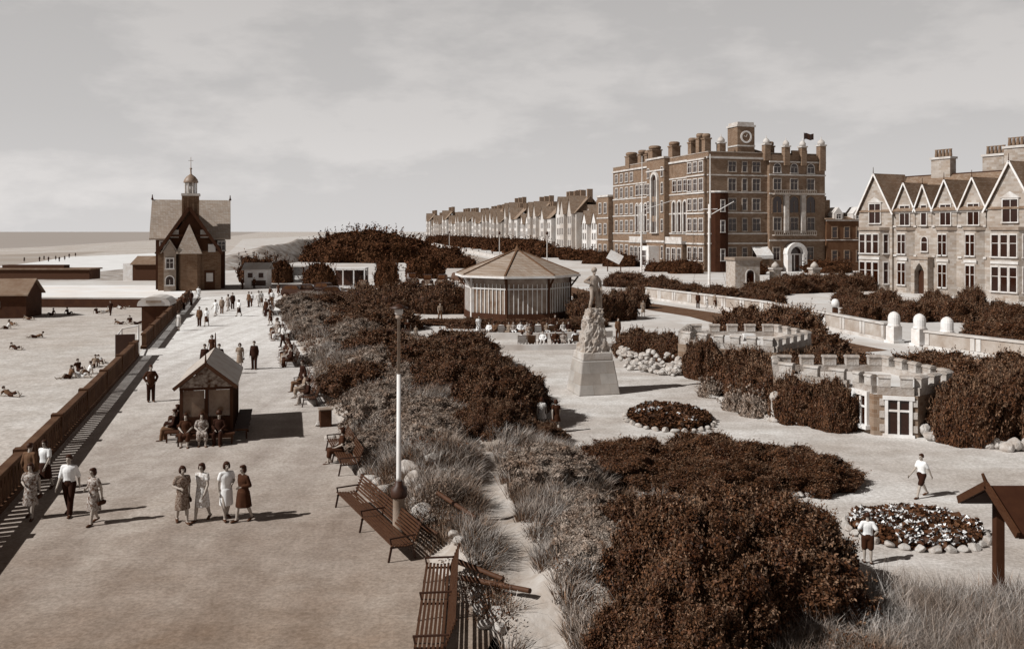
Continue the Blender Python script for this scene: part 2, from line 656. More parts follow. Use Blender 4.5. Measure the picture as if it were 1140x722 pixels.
def lobe_r(D, lb):
    d, w, a = lb
    c = np.clip(D @ d.T, -1, 1)
    g = a * np.exp(-((1 - c) * 2) / (w * w))
    return .80 + g.max(1) + .1 * g.sum(1) / len(a)


def foliage(name, rx, ry, h, leaf, n, seed, mats, amp=.28, k=34, w=(.16, .42), lean=0.0, up=0.0, spike=1.9):
    r = np.random.default_rng(seed)
    lb = lobes(seed, k, w[0], w[1], amp)
    D = r.normal(size=(n, 3))
    D[:, 2] = np.abs(D[:, 2]) - .12
    D /= np.linalg.norm(D, axis=1)[:, None]
    rad = lobe_r(D, lb)
    depth = 1 - .22 * r.random(n) ** 2.2 + .05 * (r.random(n) ** 6)
    S = np.array([rx, ry, h])
    # boxier plan: bulge the sides
    P = D * (rad * depth)[:, None]
    P[:, 2] = np.sign(P[:, 2]) * np.abs(P[:, 2]) ** .8
    P = P * S
    P[:, 2] = np.maximum(P[:, 2], .02)
    N = D / S
    N /= np.linalg.norm(N, axis=1)[:, None]
    N = N + r.normal(size=(n, 3)) * .55
    N[:, 2] += up
    N /= np.linalg.norm(N, axis=1)[:, None]
    A = np.cross(N, r.normal(size=(n, 3)))
    A /= np.linalg.norm(A, axis=1)[:, None]
    B = np.cross(N, A)
    s = leaf * (.6 + .8 * r.random(n))
    a = A * (s * .5 * spike)[:, None]
    b = B * (s * .5)[:, None]
    V = np.stack([P - a, P - b, P + a, P + b], 1).reshape(-1, 3)
    q = np.arange(4 * n).reshape(n, 4)
    # ragged shoots standing out of the crown
    nS = max(40, n // 130)
    Ds = r.normal(size=(nS, 3))
    Ds[:, 2] = np.abs(Ds[:, 2]) + .1
    Ds /= np.linalg.norm(Ds, axis=1)[:, None]
    base = Ds * lobe_r(Ds, lb)[:, None]
    base[:, 2] = np.abs(base[:, 2]) ** .8
    base = base * S
    go = Ds + r.normal(size=(nS, 3)) * .4 + np.array([.12, 0, .7])
    go /= np.linalg.norm(go, axis=1)[:, None]
    ln = leaf * r.uniform(2.0, 7.5, nS)
    per = 14
    tt = np.tile(np.linspace(-.4, 1, per), nS)
    si = np.repeat(np.arange(nS), per)
    P2 = base[si] + go[si] * (ln[si] * tt)[:, None] + r.normal(size=(nS * per, 3)) * leaf * .35
    A2 = go[si] * .8 + r.normal(size=(nS * per, 3)) * .7
    A2 /= np.linalg.norm(A2, axis=1)[:, None]
    B2 = np.cross(A2, r.normal(size=(nS * per, 3)))
    B2 /= np.linalg.norm(B2, axis=1)[:, None]
    s2 = leaf * r.uniform(.5, 1.1, nS * per)
    a2 = A2 * (s2 * .5 * spike)[:, None]
    b2 = B2 * (s2 * .45)[:, None]
    V = np.concatenate([V, np.stack([P2 - a2, P2 - b2, P2 + a2, P2 + b2], 1).reshape(-1, 3)])
    n = n + nS * per
    q = np.arange(4 * n).reshape(n, 4)
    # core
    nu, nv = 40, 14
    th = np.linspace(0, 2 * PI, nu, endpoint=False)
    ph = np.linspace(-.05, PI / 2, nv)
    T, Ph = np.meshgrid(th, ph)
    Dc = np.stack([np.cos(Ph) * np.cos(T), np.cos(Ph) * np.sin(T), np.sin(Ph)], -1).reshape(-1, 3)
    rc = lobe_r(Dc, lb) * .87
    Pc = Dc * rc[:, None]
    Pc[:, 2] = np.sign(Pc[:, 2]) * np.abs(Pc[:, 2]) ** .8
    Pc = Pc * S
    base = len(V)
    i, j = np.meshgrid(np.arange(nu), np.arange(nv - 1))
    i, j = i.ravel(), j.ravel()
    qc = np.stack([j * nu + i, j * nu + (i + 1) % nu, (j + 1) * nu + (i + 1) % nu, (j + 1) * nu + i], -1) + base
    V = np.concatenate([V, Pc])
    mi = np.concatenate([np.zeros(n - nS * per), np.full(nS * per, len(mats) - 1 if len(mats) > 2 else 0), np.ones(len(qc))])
    return mesh_np(name, V, np.concatenate([q, qc]), mats=mats, mi=mi)


FOL = {}


def fol(kind, v):
    """a few shared crowns: near (small leaves), mid, far; pale or dark"""
    key = (kind, v)
    if key in FOL:
        return FOL[key]
    sd = sum(map(ord, kind)) * 10 + v
    if kind == 'near':
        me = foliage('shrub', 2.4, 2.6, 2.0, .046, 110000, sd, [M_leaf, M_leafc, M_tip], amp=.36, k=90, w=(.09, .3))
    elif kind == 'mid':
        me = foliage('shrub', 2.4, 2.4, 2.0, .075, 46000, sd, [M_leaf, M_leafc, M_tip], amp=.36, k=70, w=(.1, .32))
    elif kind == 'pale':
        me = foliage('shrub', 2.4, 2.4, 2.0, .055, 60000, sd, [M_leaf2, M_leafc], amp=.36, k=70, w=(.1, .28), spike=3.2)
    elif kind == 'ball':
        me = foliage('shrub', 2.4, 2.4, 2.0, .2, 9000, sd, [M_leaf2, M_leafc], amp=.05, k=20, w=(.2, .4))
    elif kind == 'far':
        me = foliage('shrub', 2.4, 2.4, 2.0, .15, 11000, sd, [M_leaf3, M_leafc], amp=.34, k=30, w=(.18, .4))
    FOL[key] = me
    return me


def shrub(kind, x, y, rx, ry, h, label, group, name='shrub', z=None, v=None, cat='shrub'):
    me = fol(kind, random.randrange(3) if v is None else v)
    o = link(name, me, None, (x, y, (max(0, float(duneh(x, y)) - .1) if z is None else z)), random.choice([0, PI]) + random.uniform(-.25, .25))
    o.scale = (rx / 2.4, ry / 2.4, h / 2.0)
    return tag(o, label, cat, group)


g = 'dark shrubs on the dunes'
for a in [
    ('near', 3.7, 18.6, 1.7, 2.6, 1.8, 'dense dark bush on the dune in front of the sandy track, at the bottom edge'),
    ('near', 5.4, 20.0, 2.1, 2.7, 1.85, 'tallest of the large dark glossy bushes nearest the viewer, in the middle of the clump'),
    ('near', 6.6, 21.0, 1.25, 1.8, 1.55, 'dark rounded bush at the garden path end of the nearest clump'),
    ('near', 2.9, 16.2, 1.5, 1.8, 1.5, 'broad dark bush at the bottom edge behind the tufts of pale grass'),
    ('near', 3.2, 22.0, 1.6, 1.5, 1.2, 'low dark bush where pale grass meets the nearest dark clump'),
    ('near', 4.2, 31.0, 2.1, 1.9, 1.15, 'dark low shrub at the grassy end of the kidney bed'),
    ('near', 6.9, 31.2, 2.4, 2.1, 1.25, 'dark low shrub in the middle of the kidney bed facing the round flower bed'),
    ('near', 9.4, 30.4, 2.2, 1.9, 1.0, 'dark low shrub at the stone edged tip of the kidney bed'),
    ('near', 6.6, 28.6, 2.2, 1.5, 1.0, 'dark low shrub at the front of the kidney bed behind the big bushes'),
    ('near', -.5, 39.5, 2.1, 3.0, 2.1, 'big dark bush beside the plaza left of the monument'),
    ('near', -2.3, 43.5, 2.6, 2.6, 1.9, 'big dark bush behind the lamp post, joined to the plaza bush'),
    ('near', .9, 35.6, 1.3, 1.3, .8, 'small dark bush on the plaza edge in front of the two strolling children'),
    ('near', -.9, 35.0, 1.5, 1.7, 1.2, 'dark bush at the top of the sandy track'),
    ('mid', -3.2, 55.5, 2.5, 2.6, 1.9, 'dark dome shaped bush in front of the bandstand seats'),
    ('mid', -5.3, 50.5, 2.0, 2.2, 1.6, 'dark bush between the dome bush and the lamp post'),
    ('mid', -7.8, 44.5, 1.9, 1.9, 1.4, 'dark bush on the promenade side of the dunes, above the seated couple'),
    ('mid', -8.6, 58.5, 2.3, 3.2, 1.7, 'long dark bush behind the top of the lamp post'),
    ('mid', -11.5, 70.0, 3.2, 3.0, 1.8, 'dark bush on the dune crest near the far seats'),
    ('mid', -14.4, 80.0, 3.8, 3.4, 1.9, 'broad dark bush on the dunes in front of the parked cars'),
    ('mid', -11.0, 77.0, 3.2, 3.0, 1.7, 'dark bush on the dunes beside the white path end'),
    ('mid', -19.5, 92.0, 2.7, 3.0, 1.5, 'dark bush at the far end of the dunes by the motor cars'),
]:
    shrub(a[0], *a[1:6], a[6], g)
g = 'pale scrub on the dunes'
for a in [
    ('pale', -5.6, 38.5, 1.6, 2.0, 1.1, 'pale feathery bush on the promenade side beyond the lamp post'),
    ('pale', -7.4, 50.5, 2.0, 2.0, 1.2, 'pale feathery bush on the crest among dark shrubs'),
    ('pale', -10.6, 61.5, 1.7, 2.6, 1.2, 'pale feathery bush behind the middle promenade seats'),
    ('pale', -15.5, 73.0, 2.0, 3.2, 1.3, 'pale scrub behind the far promenade seats'),
    ('pale', -21.3, 90.0, 2.0, 4.0, 1.2, 'pale scrub at the pavilion end of the dunes'),
    ('pale', 1.2, 28.5, 1.5, 1.7, .9, 'pale wiry bush to the garden side of the sandy track'),
    ('pale', -3.1, 32.5, 1.3, 1.5, .9, 'pale wiry bush behind the base of the lamp post'),
    ('pale', 1.9, 25.2, 1.3, 1.8, .75, 'pale wiry bush between the sandy track and the bare sand patch'),
    ('pale', 2.1, 21.4, 1.1, 1.8, .8, 'pale wiry bush on the near side of the sandy track'),
    ('pale', -3.4, 36.2, 1.7, 2.0, 1.0, 'pale wiry bush below the big dark bush beyond the lamp post'),
    ('pale', -5.0, 33.8, 1.3, 2.0, .7, 'low pale bush along the promenade before the single sitter seat'),
    ('pale', -4.9, 44.5, 1.7, 2.0, 1.2, 'pale feathery bush in the hollow right of the dark promenade bush'),
    ('pale', -6.3, 55.0, 1.6, 2.4, 1.3, 'pale feathery bush left of the dome shaped dark bush'),
    ('pale', -11.6, 66.0, 1.8, 2.6, 1.3, 'pale feathery bush under the crest of the far dune'),
    ('pale', -18.0, 81.0, 1.9, 3.6, 1.3, 'pale scrub on the seaward slope before the motor park'),
]:
    shrub(a[0], *a[1:6], a[6], g)

g = 'clipped hedges around the bandstand'
for x, y, rx, ry, h, lb in [
    (-15, 93, 3.4, 1.8, 2.7, 'clipped dark hedge in front of the parked cars, dune end'),
    (-11, 92.5, 3.7, 2.0, 3.1, 'clipped dark hedge in front of the parked cars, middle length'),
    (-7.2, 92, 3.4, 2.0, 3.1, 'clipped dark hedge in front of the parked cars, bandstand end'),
    (7.4, 84, 2.2, 2, 2.9, 'tall clipped dark bush beside the bandstand, behind the statue'),
    (10.0, 86, 2.0, 2, 2.6, 'clipped dark bush two along from the bandstand behind the statue'),
    (13.1, 98, 1.9, 1.6, 2.2, 'spiky dark bush by the start of the panelled wall'),
    (-6.2, 80.5, 2.6, 1.3, .55, 'low dark hedge on the grass beside the bandstand walk'),
    (-3.4, 78.5, 2.3, 1.7, .8, 'low dark foliage under the bandstand glazing, dune end'),  # low foliage placed to fill the dark band beneath the glazing
    (.2, 76.8, 2.4, 1.9, .8, 'low dark foliage under the middle of the bandstand glazing'),
    (3.8, 77.2, 2.3, 1.9, .8, 'low dark foliage under the bandstand glazing, between middle and statue end'),
    (6.6, 79.2, 1.8, 1.7, .9, 'low dark foliage under the shaded statue end of the bandstand'),
]:
    shrub('mid', x, y, rx, ry, h, lb, g, 'hedge', 0, cat='hedge')

g = 'dark shrubs around the castellated shelters'
for x, y, rx, ry, h, lb in [
    (8.6, 60, 1.9, 1.6, 1.8, 'dark bush above the rockery beside the monument'),
    (10.4, 58.5, 1.6, 1.5, 1.7, 'dark bush above the rockery next to the ivy clad wall end'),
    (11.9, 46.8, 1.8, 2.1, 2.1, 'dark bush in front of the farther castellated roof'),
    (13.1, 44.6, 2.0, 1.8, 2.0, 'dark bush between the two castellated roofs'),
    (12.1, 42.4, 1.4, 1.8, 2.0, 'dark bush behind the clipped round box balls'),
    (12.7, 40.0, 1.3, 1.5, 2.0, 'dark hedge bush left of the tea room door, beside the stone post'),
    (13.75, 38.5, 1.1, 1.2, 1.95, 'dark hedge bush hiding the corner of the tea room'),
    (12.9, 48.9, 1.7, 1.4, 1.95, 'dark bush against the near wall of the farther castellated roof'),
    (15.2, 48.2, 1.6, 1.4, 1.8, 'dark bush under the near corner of the farther castellated roof'),
    (17.4, 50.6, 1.4, 1.6, 1.8, 'dark bush along the road side wall of the farther castellated roof'),
    (18.2, 36.0, 1.4, 1.5, 2.3, 'tall dark bush just right of the tea room door'),
    (20.2, 37.0, 1.8, 1.7, 2.6, 'tallest dark bush right of the tea room, above the white stones'),
    (21.5, 35.6, 1.6, 1.6, 2.3, 'dark bush at the right edge above the white stones'),
    (17.6, 67, 2.6, 3.0, 2.6, 'humped dark bush in front of the panelled wall'),
    (20.2, 65, 2.6, 3.0, 3.0, 'tallest humped dark bush in front of the panelled wall'),
    (19.2, 60, 3.2, 3.0, 1.9, 'dark bush sloping down to the tea room roof'),
    (16.8, 52, 2.6, 2.5, 1.3, 'low dark bush behind the tea room roof, farther end'),
    (20.0, 50, 2.6, 2.5, 1.45, 'low dark bush behind the middle of the tea room roof'),
    (23.6, 50, 2.6, 2.8, 1.7, 'low dark bush in front of the white gate pillars'),
    (23.2, 44, 2.4, 2.5, 2.0, 'dark bush right of the tea room roof under the road wall'),
    (26.6, 47, 2.4, 2.5, 1.9, 'dark bush at the right edge under the road wall'),
]:
    shrub('mid', x, y, rx, ry, h, lb, g, 'shrub', 0)
g = 'clipped round box balls by the garden path'
for x, y, r_, lb in [(10.0, 45.6, .55, 'smallest clipped round bush, nearest the ivy clad wall'), (10.5, 42.2, .62, 'clipped round bush between the other two box balls'), (11.1, 40.9, .75, 'largest clipped round bush, beside the stone post')]:
    shrub('ball', x, y, r_ * 1.2, r_ * 1.1, r_ * 1.3, lb, g, 'box_ball', 0)

g = 'shrubs behind the road wall'
spots = [(21.5, 112, 3, 2.6, 1.9, 'dark shrub behind the far end of the panelled wall'), (25, 108, 3, 2.6, 1.8, 'dark shrub behind the panelled wall below the nearer flagpole'),
         (28, 100, 2.6, 2.6, 1.7, 'dark shrub behind the panelled wall before the humped bush'), (20, 122, 3.2, 2.8, 2.2, 'dark shrub behind the wall, toward the hotel bay windows'),
         (17.5, 136, 3.5, 3, 2.2, 'dark shrub beyond the wall under the farther flagpole'), (33, 118, 3.2, 2.6, 1.8, 'dark shrub on the hotel side of the pale forecourt'),
         (37.5, 122, 3.2, 2.6, 2.4, 'dark shrub between the gate lodge and the porch'), (41.5, 124, 3.2, 2.6, 2.5, 'dark shrub in front of the hotel porch'),
         (46, 126, 3.0, 2.6, 2.4, 'dark shrub below the dark brick wing'), (49.5, 127, 2.4, 2.4, 2.4, 'dark shrub at the foot of the first villa gable'),
         (33.5, 86, 2.0, 2.2, 1.9, 'dark shrub inside the wall by the white lamp stone'), (37, 84, 2.2, 2, 2.0, 'dark shrub inside the gate, behind the first pillar'),
         (41, 84, 2.4, 2, 2.2, 'dark shrub below the arched villa doorway'), (46.0, 90, 1.5, 1.5, 2.8, 'tall round dark bush before the villa bay window'),
         (43.4, 92, 1.6, 1.6, 2.2, 'round dark bush beside the tall round bush'), (45, 82, 2.6, 2, 1.9, 'dark shrub under the villa bay windows at right'),
         (38.5, 70, 3.2, 2.2, 1.6, 'long dark shrub behind the gate pillars'), (43.5, 72, 3.0, 2.2, 1.8, 'long dark shrub at the right edge behind the end of the wall'),
         (37.6, 100, 2.0, 1.8, 1.9, 'dark bushy clump left of the villa doorway'), (40.6, 98, 1.8, 1.8, 2.0, 'dark bushy clump under the villa string of windows')]
for x, y, rx, ry, h, lb in spots:
    shrub('mid', x, y, rx, ry, h, lb, g, 'shrub', 0)
g = 'shrubs at the foot of the hotel'
for x, y, rx, ry, h, lb in [(34.5, 178, 4, 2.5, 2.6, 'dark shrub under the hotel corner bay'), (31, 186, 3.5, 2.5, 2.2, 'dark shrub below the hotel bow window'), (25.5, 212, 4, 3, 3.0, 'leafy shrub under the far bays of the hotel'),
                            (22, 230, 4, 3, 3.2, 'leafy shrub at the far corner of the hotel'), (46, 174, 3.6, 2.5, 2.4, 'dark shrub under the ivy hung side of the hotel'), (63, 180, 5, 2.5, 2.6, 'dark shrub under the tall gabled end of the hotel')]:
    shrub('far', x, y, rx, ry, h, lb, g, 'shrub', 0)
g = 'round trees by the motor park'
for x, y, r_, h, lb in [(-42, 148, 3.2, 4.2, 'bushy round tree behind the white kiosk near the pavilion'), (-37.5, 146, 2.0, 3.6, 'smaller bushy tree beside the kiosk tree'), (-27.5, 128, 2.6, 3.8, 'tall square clipped tree left of the white canopy'),
                        (-18.5, 132, 1.8, 4.0, 'narrow dark tree right of the white canopy'), (-15.5, 160, 3.6, 4.0, 'dark round bush between the two pairs of parked cars'), (-26.5, 190, 2.5, 2.0, 'low bush on the white sand below the thicket'), (-33, 250, 5, 3.2, 'scrub on the sand beside the pale dunes'),
                        (-16, 215, 5, 4.5, 'dark bush at the road end of the big thicket'), (-11.5, 205, 4, 2.6, 'pale grey scrub beside the curving road')]:
    shrub('far', x, y, r_, r_, h, lb, g, 'bush', 0, cat='bush')
# the large wood-like thicket on the dune behind the motor park
me = foliage('thicket', 20.5, 16, 9.0, .42, 52000, 77, [M_leaf3, M_leafc], amp=.16, k=80, w=(.07, .2))
o = link('thicket', me, None, (-39.5, 248, 0), 0)
tag(o, 'big dark mass of shrubs covering the dune behind the motor park', 'thicket', kind='stuff')
me = foliage('thicket', 11, 9, 4.0, .42, 16000, 78, [M_leaf3, M_leafc], amp=.2, k=60, w=(.09, .24))
tag(link('thicket', me, None, (-23.5, 252, 0), .3), 'dark tail of shrubs running down from the thicket to the road', 'thicket', kind='stuff')
g = 'street trees before the seafront terrace'
i = 0
for Y in range(262, 640, 27):
    X = 24 - .205 * (Y - 262)
    i += 1
    nm = ['first', 'second', 'third', 'fourth', 'fifth', 'sixth', 'seventh', 'eighth', 'ninth', 'tenth', 'eleventh', 'twelfth', 'thirteenth', 'fourteenth']
    shrub('far', X - 4, Y, 7, 9, 5.4 if i > 2 else 3.2, 'dark bushy tree before the terraced houses, %s from the hotel' % nm[i - 1], g, 'bushy_tree', 0, cat='tree')

# ivy over the wall end
shrub('mid', 10.9, 51.6, 1.15, 1.3, 2.25, 'square dark ivy mass covering the end of the farther castellated wall', None, 'ivy', 0, cat='ivy')


# ------------------------------------------------------------------ marram grass
def blades(name, cx, cy, cz, n_per, rad, hmin, hmax, width, m, seed, lean=.45):
    r = np.random.default_rng(seed)
    nT = len(cx)
    n = nT * n_per
    ti = np.repeat(np.arange(nT), n_per)
    ang = r.uniform(0, 2 * PI, n)
    rr = rad * np.sqrt(r.random(n))
    bx = cx[ti] + rr * np.cos(ang)
    by = cy[ti] + rr * np.sin(ang)
    bz = cz[ti] - .05
    hs = r.uniform(.6, 1.25, nT)[ti] * r.uniform(hmin, hmax, n)
    out = np.stack([np.cos(ang), np.sin(ang)], -1) * (lean * (rr / rad))[:, None] + np.array([.22, .05]) + r.normal(size=(n, 2)) * .16
    d = np.concatenate([out, np.ones((n, 1))], 1)
    d /= np.linalg.norm(d, axis=1)[:, None]
    base = np.stack([bx, by, bz], -1)
    mid = base + d * (hs * .55)[:, None]
    d2 = d.copy()
    d2[:, :2] = d2[:, :2] * 2.0 + r.normal(size=(n, 2)) * .35
    d2 /= np.linalg.norm(d2, axis=1)[:, None]
    tip = mid + d2 * (hs * .5)[:, None]
    sd = r.uniform(0, PI, n)
    s = np.stack([np.cos(sd), np.sin(sd), np.zeros(n)], -1) * (width * r.uniform(.6, 1.3, n))[:, None]
    V = np.stack([base - s, base + s, mid + s * .8, mid - s * .8, tip], 1).reshape(-1, 3)
    a = np.arange(n) * 5
    q = np.stack([a, a + 1, a + 2, a + 3], -1)
    t = np.stack([a + 3, a + 2, a + 4], -1)
    return mesh_np(name, V, q, t, mats=[m, M_gbase], mi=np.concatenate([np.where(r.random(n) < .6, 1, 0), np.zeros(n)]))


def scatter(n, y0, y1, seed, keep):
    r = np.random.default_rng(seed)
    Y = y0 * (y1 / y0) ** r.random(n)
    X = XL(Y) + .3 + (XR(Y) - XL(Y) - .3) * r.random(n)
    k = keep(X, Y)
    return X[k], Y[k]


def keep1(X, Y):
    dens = nse(X, Y, .9, 21) + .5 * nse(X, Y, 2.7, 4)
    edge = X - XL(Y)
    return (pathdist(X, Y) > .38 + .12 * dens) & (dens > -.15) & ((edge > 1.0) | (dens > .45))


def keep2(X, Y):
    dens = nse(X, Y, .7, 55) + .5 * nse(X, Y, 2.1, 6)
    edge = X - XL(Y)
    return (pathdist(X, Y) > .45) & (dens > .0) & ((edge > .8) | (dens > .5))


X, Y = scatter(7800, 14, 60, 1, keep1)
tag(link('dune_grass', blades('dune_grass', X, Y, np.maximum(duneh(X, Y), 0), 44, .2, .32, .72, .008, M_grass, 2, .75)), 'pale marram grass growing over the near dunes', 'grass', kind='stuff')
X, Y = scatter(5200, 14, 60, 31, keep2)
tag(link('dune_grass', blades('dune_grass', X, Y, np.maximum(duneh(X, Y), 0), 40, .25, .25, .55, .008, M_grass2, 5, .8)), 'darker marram grass mixed into the near dunes', 'grass', kind='stuff')
X, Y = scatter(3600, 55, 108, 3, keep1)
tag(link('dune_grass', blades('dune_grass', X, Y, np.maximum(duneh(X, Y), 0), 30, .35, .35, .75, .016, M_grass, 4, .7)), 'pale marram grass on the far dunes beside the promenade', 'grass', kind='stuff')


def scrub(name, n, y0, y1, seed, leaf, hmax, m):
    r = np.random.default_rng(seed)
    Y = y0 * (y1 / y0) ** r.random(n)
    X = XL(Y) + .1 + (XR(Y) - XL(Y) - .1) * r.random(n)
    dens = nse(X, Y, 1.3, seed + 1) + .6 * nse(X, Y, 3.6, seed + 2)
    k = (dens > -.1) & (pathdist(X, Y) > .3 + .15 * r.random(n)) & ((X - XL(Y) > .5) | (dens > .6))
    X, Y, dens = X[k], Y[k], dens[k]
    n = len(X)
    Z = np.maximum(duneh(X, Y), 0) + hmax * np.clip(dens + .1, 0, 1.2) * r.random(n) ** .6
    P = np.stack([X, Y, Z], -1)
    Nn = r.normal(size=(n, 3)) + np.array([0, 0, .6])
    Nn /= np.linalg.norm(Nn, axis=1)[:, None]
    A = np.cross(Nn, r.normal(size=(n, 3)))
    A /= np.linalg.norm(A, axis=1)[:, None]
    B = np.cross(Nn, A)
    s_ = (leaf * (.5 + r.random(n)) * (Y / 25) ** .6)[:, None]
    V = np.stack([P - A * s_, P - B * s_ * .45, P + A * s_, P + B * s_ * .45], 1).reshape(-1, 3)
    tag(link(name, mesh_np(name, V, np.arange(4 * n).reshape(n, 4), mats=[m])), 'low %s scrub covering the dune between the grass tufts' % ('dark' if m is M_leaf else 'greyish'), 'scrub', kind='stuff')


scrub('ground_scrub', 150000, 14, 110, 61, .035, .45, M_leaf)
scrub('ground_scrub', 260000, 14, 110, 81, .035, .38, M_leaf2)
# the rough tussocks at the bottom right
r = np.random.default_rng(9)
n = 1700
Y = r.uniform(15.2, 20.4, n)
X = 3.9 + (Y - 15) * .5 + r.random(n) ** .9 * 6.6
k = (Y < 19.6 + .25 * nse(X, Y, 1.2, 2)) | (X < 8.4)
X, Y = X[k], Y[k]
tag(link('rough_grass', blades('rough_grass', X, Y, np.zeros(len(X)), 56, .26, .5, 1.15, .007, M_grass, 12, .9)), 'rough pale tussock grass at the bottom right beside the path', 'grass', kind='stuff')
n = 1500
Y = r.uniform(15.2, 19.9, n)
X = 4.6 + (Y - 15) * .45 + r.random(n) * 6.2
tag(link('rough_grass', blades('rough_grass', X, Y, np.zeros(len(X)), 50, .3, .4, .85, .01, M_grass2, 13, .9)), 'dark rough grass among the tussocks at the bottom right', 'grass', kind='stuff')
# ------------------------------------------------------------------ windows
WC = {}


def window_mesh(w, h, mull=1, trans=True, arch=False, fm=None, d=.14, t=.13):
    fm = fm or M_band
    key = (w, h, mull, trans, arch, fm.name, d, t)
    if key in WC:
        return WC[key]
    f = MB()
    p = MB()
    hw = w / 2
    hs = h - hw if arch else h
    f.box(-hw - t, -hw, -d, 0, 0, hs)
    f.box(hw, hw + t, -d, 0, 0, hs)
    f.box(-hw - t - .06, hw + t + .06, -d - .1, 0, -.16, 0)
    if arch:
        n = 10
        for i in range(n):
            a0, a1 = PI * i / n, PI * (i + 1) / n
            q = []
            for a, r_ in ((a0, hw), (a1, hw), (a1, hw + t), (a0, hw + t)):
                q.append((r_ * math.cos(a), hs + r_ * math.sin(a)))
            f.yprism(q, -d, 0)
        pts = [(-hw, 0), (hw, 0)] + [(hw * math.cos(PI * i / n), hs + hw * math.sin(PI * i / n)) for i in range(n + 1)]
        p.add([(a, -.02, b) for a, b in pts], [tuple(range(len(pts)))])
    else:
        f.box(-hw - t, hw + t, -d, 0, h, h + .2)
        p.add([(-hw, -.02, 0), (hw, -.02, 0), (hw, -.02, h), (-hw, -.02, h)], [(0, 1, 2, 3)])
    for i in range(mull):
        x = -hw + w * (i + 1) / (mull + 1)
        f.box(x - .045, x + .045, -d * .6, -.022, 0, hs)
    if trans:
        f.box(-hw, hw, -d * .5, -.024, h * .62 - .04, h * .62 + .04)
    WC[key] = (f.mesh('window', fm), p.mesh('pane', M_glass))
    return WC[key]


def window(parent, x, y, z, rz, w, h, name='window', pane=True, **k):
    fm, pm = window_mesh(w, h, **k)
    o = link(name, fm, parent, (x, y, z), rz)
    link('pane', pm, o)
    return o


def gable_roof(mb, x0, x1, y0, y1, z0, z1, t=.15, axis='x', mi=0):
    """two sloped slabs, ridge along axis"""
    if axis == 'x':
        yc = (y0 + y1) / 2
        mb.xprism([(y0, z0), (yc, z1), (y1, z0), (y1, z0 - t), (yc, z1 - t), (y0, z0 - t)], x0, x1, mi)
    else:
        xc = (x0 + x1) / 2
        mb.yprism([(x0, z0), (xc, z1), (x1, z0), (x1, z0 - t), (xc, z1 - t), (x0, z0 - t)], y0, y1, mi)


# ------------------------------------------------------------------ promenade balustrade
bal = empty('balustrade', (-15.76, 27.97, 0), math.atan2(.96, -.28), 'pierced balustrade of short uprights with a heavy rail along the beach side', 'balustrade')
L0, L1 = -16.0, 88.0
GAP = (33.5, 37.5)
rails, plinths = MB(), MB()
for a, b_ in ((L0, GAP[0]), (GAP[1], L1)):
    rails.box(a, b_, -.17, .17, .96, 1.12)
    plinths.box(a, b_, -.2, .2, .0, .2)
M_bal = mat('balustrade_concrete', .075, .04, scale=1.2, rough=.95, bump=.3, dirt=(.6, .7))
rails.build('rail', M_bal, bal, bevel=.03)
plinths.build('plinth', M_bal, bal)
us = MB()
s = L0 + .3
k = 0
pm = MB().box(-.2, .2, -.21, .21, 0, 1.2).mesh('pier', M_bal)
while s < L1:
    if not GAP[0] - .3 < s < GAP[1] + .3:
        if k % 14 == 0:
            link('pier', pm, bal, (s, 0, 0))
        else:
            us.box(s - .135, s + .135, -.155, .155, .2, .96)
    s += .42
    k += 1
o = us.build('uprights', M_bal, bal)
tag(o, kind='stuff')
# sea wall face below it is the ground's own edge; stairs to the beach with a tall gate frame
st = empty('beach_stairs', (-15.76 - .28 * 35.5, 27.97 + .96 * 35.5, 0), math.atan2(.96, -.28), 'stairs from the promenade to the beach with a dark boarded hand gate frame', 'stairs')
mb = MB()
for i in range(6):
    mb.box(-1.6, 1.6, .4 + .32 * i, .75 + .32 * i, BEACH, -.2 * i - .02)
mb.build('steps', M_concrete, st)
mb = MB().box(-2.1, -1.8, .1, 1.3, BEACH, 1.5)
mb.build('side_wall', M_dark, st)
mb = MB()
mb.tube((1.8, .3, BEACH), (1.8, .3, 1.7), .07).tube((1.8, 1.4, BEACH), (1.8, 1.4, 1.5), .07).tube((1.8, .3, 1.7), (1.8, 1.4, 1.5), .06).tube((-1.9, 1.2, 1.45), (1.8, 1.4, 1.45), .05)
mb.build('hand_rail', M_white, st)

# ------------------------------------------------------------------ shelter on the promenade
sh = empty('promenade_shelter', (-12.15, 35.7, 0), R(14), 'small gabled promenade shelter with seats all round and a pale left roof slope', 'shelter')
M_shroof = mat('shelter_lead_roof', .42, .32, scale=2, rough=.6, dirt=(1, .8))
MB().box(-1.0, 1.0, .02, 4.4, 0, .12).build('floor_step', M_concrete, sh)
mb = MB().box(-1.0, 1.0, .1, .18, .12, 1.0).box(-1.0, 1.0, 4.2, 4.28, .12, 1.0).box(-.05, .05, .2, 4.2, .12, 2.1)
mb.build('panel_wall', M_timber, sh)
mb = MB()
for x in (-.95, 0, .95):
    for y in (.14, 1.5, 2.9, 4.24):
        if x != 0 or y in (.14, 4.24):
            mb.box(x - .06, x + .06, y - .06, y + .06, .12, 2.2)
mb.box(-1.02, 1.02, .06, .22, 2.08, 2.2).box(-1.02, 1.02, 4.16, 4.32, 2.08, 2.2).box(-1.03, -.91, .2, 4.2, 2.08, 2.2).box(.91, 1.03, .2, 4.2, 2.08, 2.2)
mb.build('timber_frame', M_timber, sh)
mb = MB()
mb.add([(-.9, .13, 1.02), (-.08, .13, 1.02), (-.08, .13, 2.06), (-.9, .13, 2.06)], [(0, 1, 2, 3)]).add([(.08, .13, 1.02), (.9, .13, 1.02), (.9, .13, 2.06), (.08, .13, 2.06)], [(0, 1, 2, 3)])
mb.build('pane', mat('pale_pane', .16, .04, scale=1.3, rough=.15, spec=.6), sh)
mb = MB()
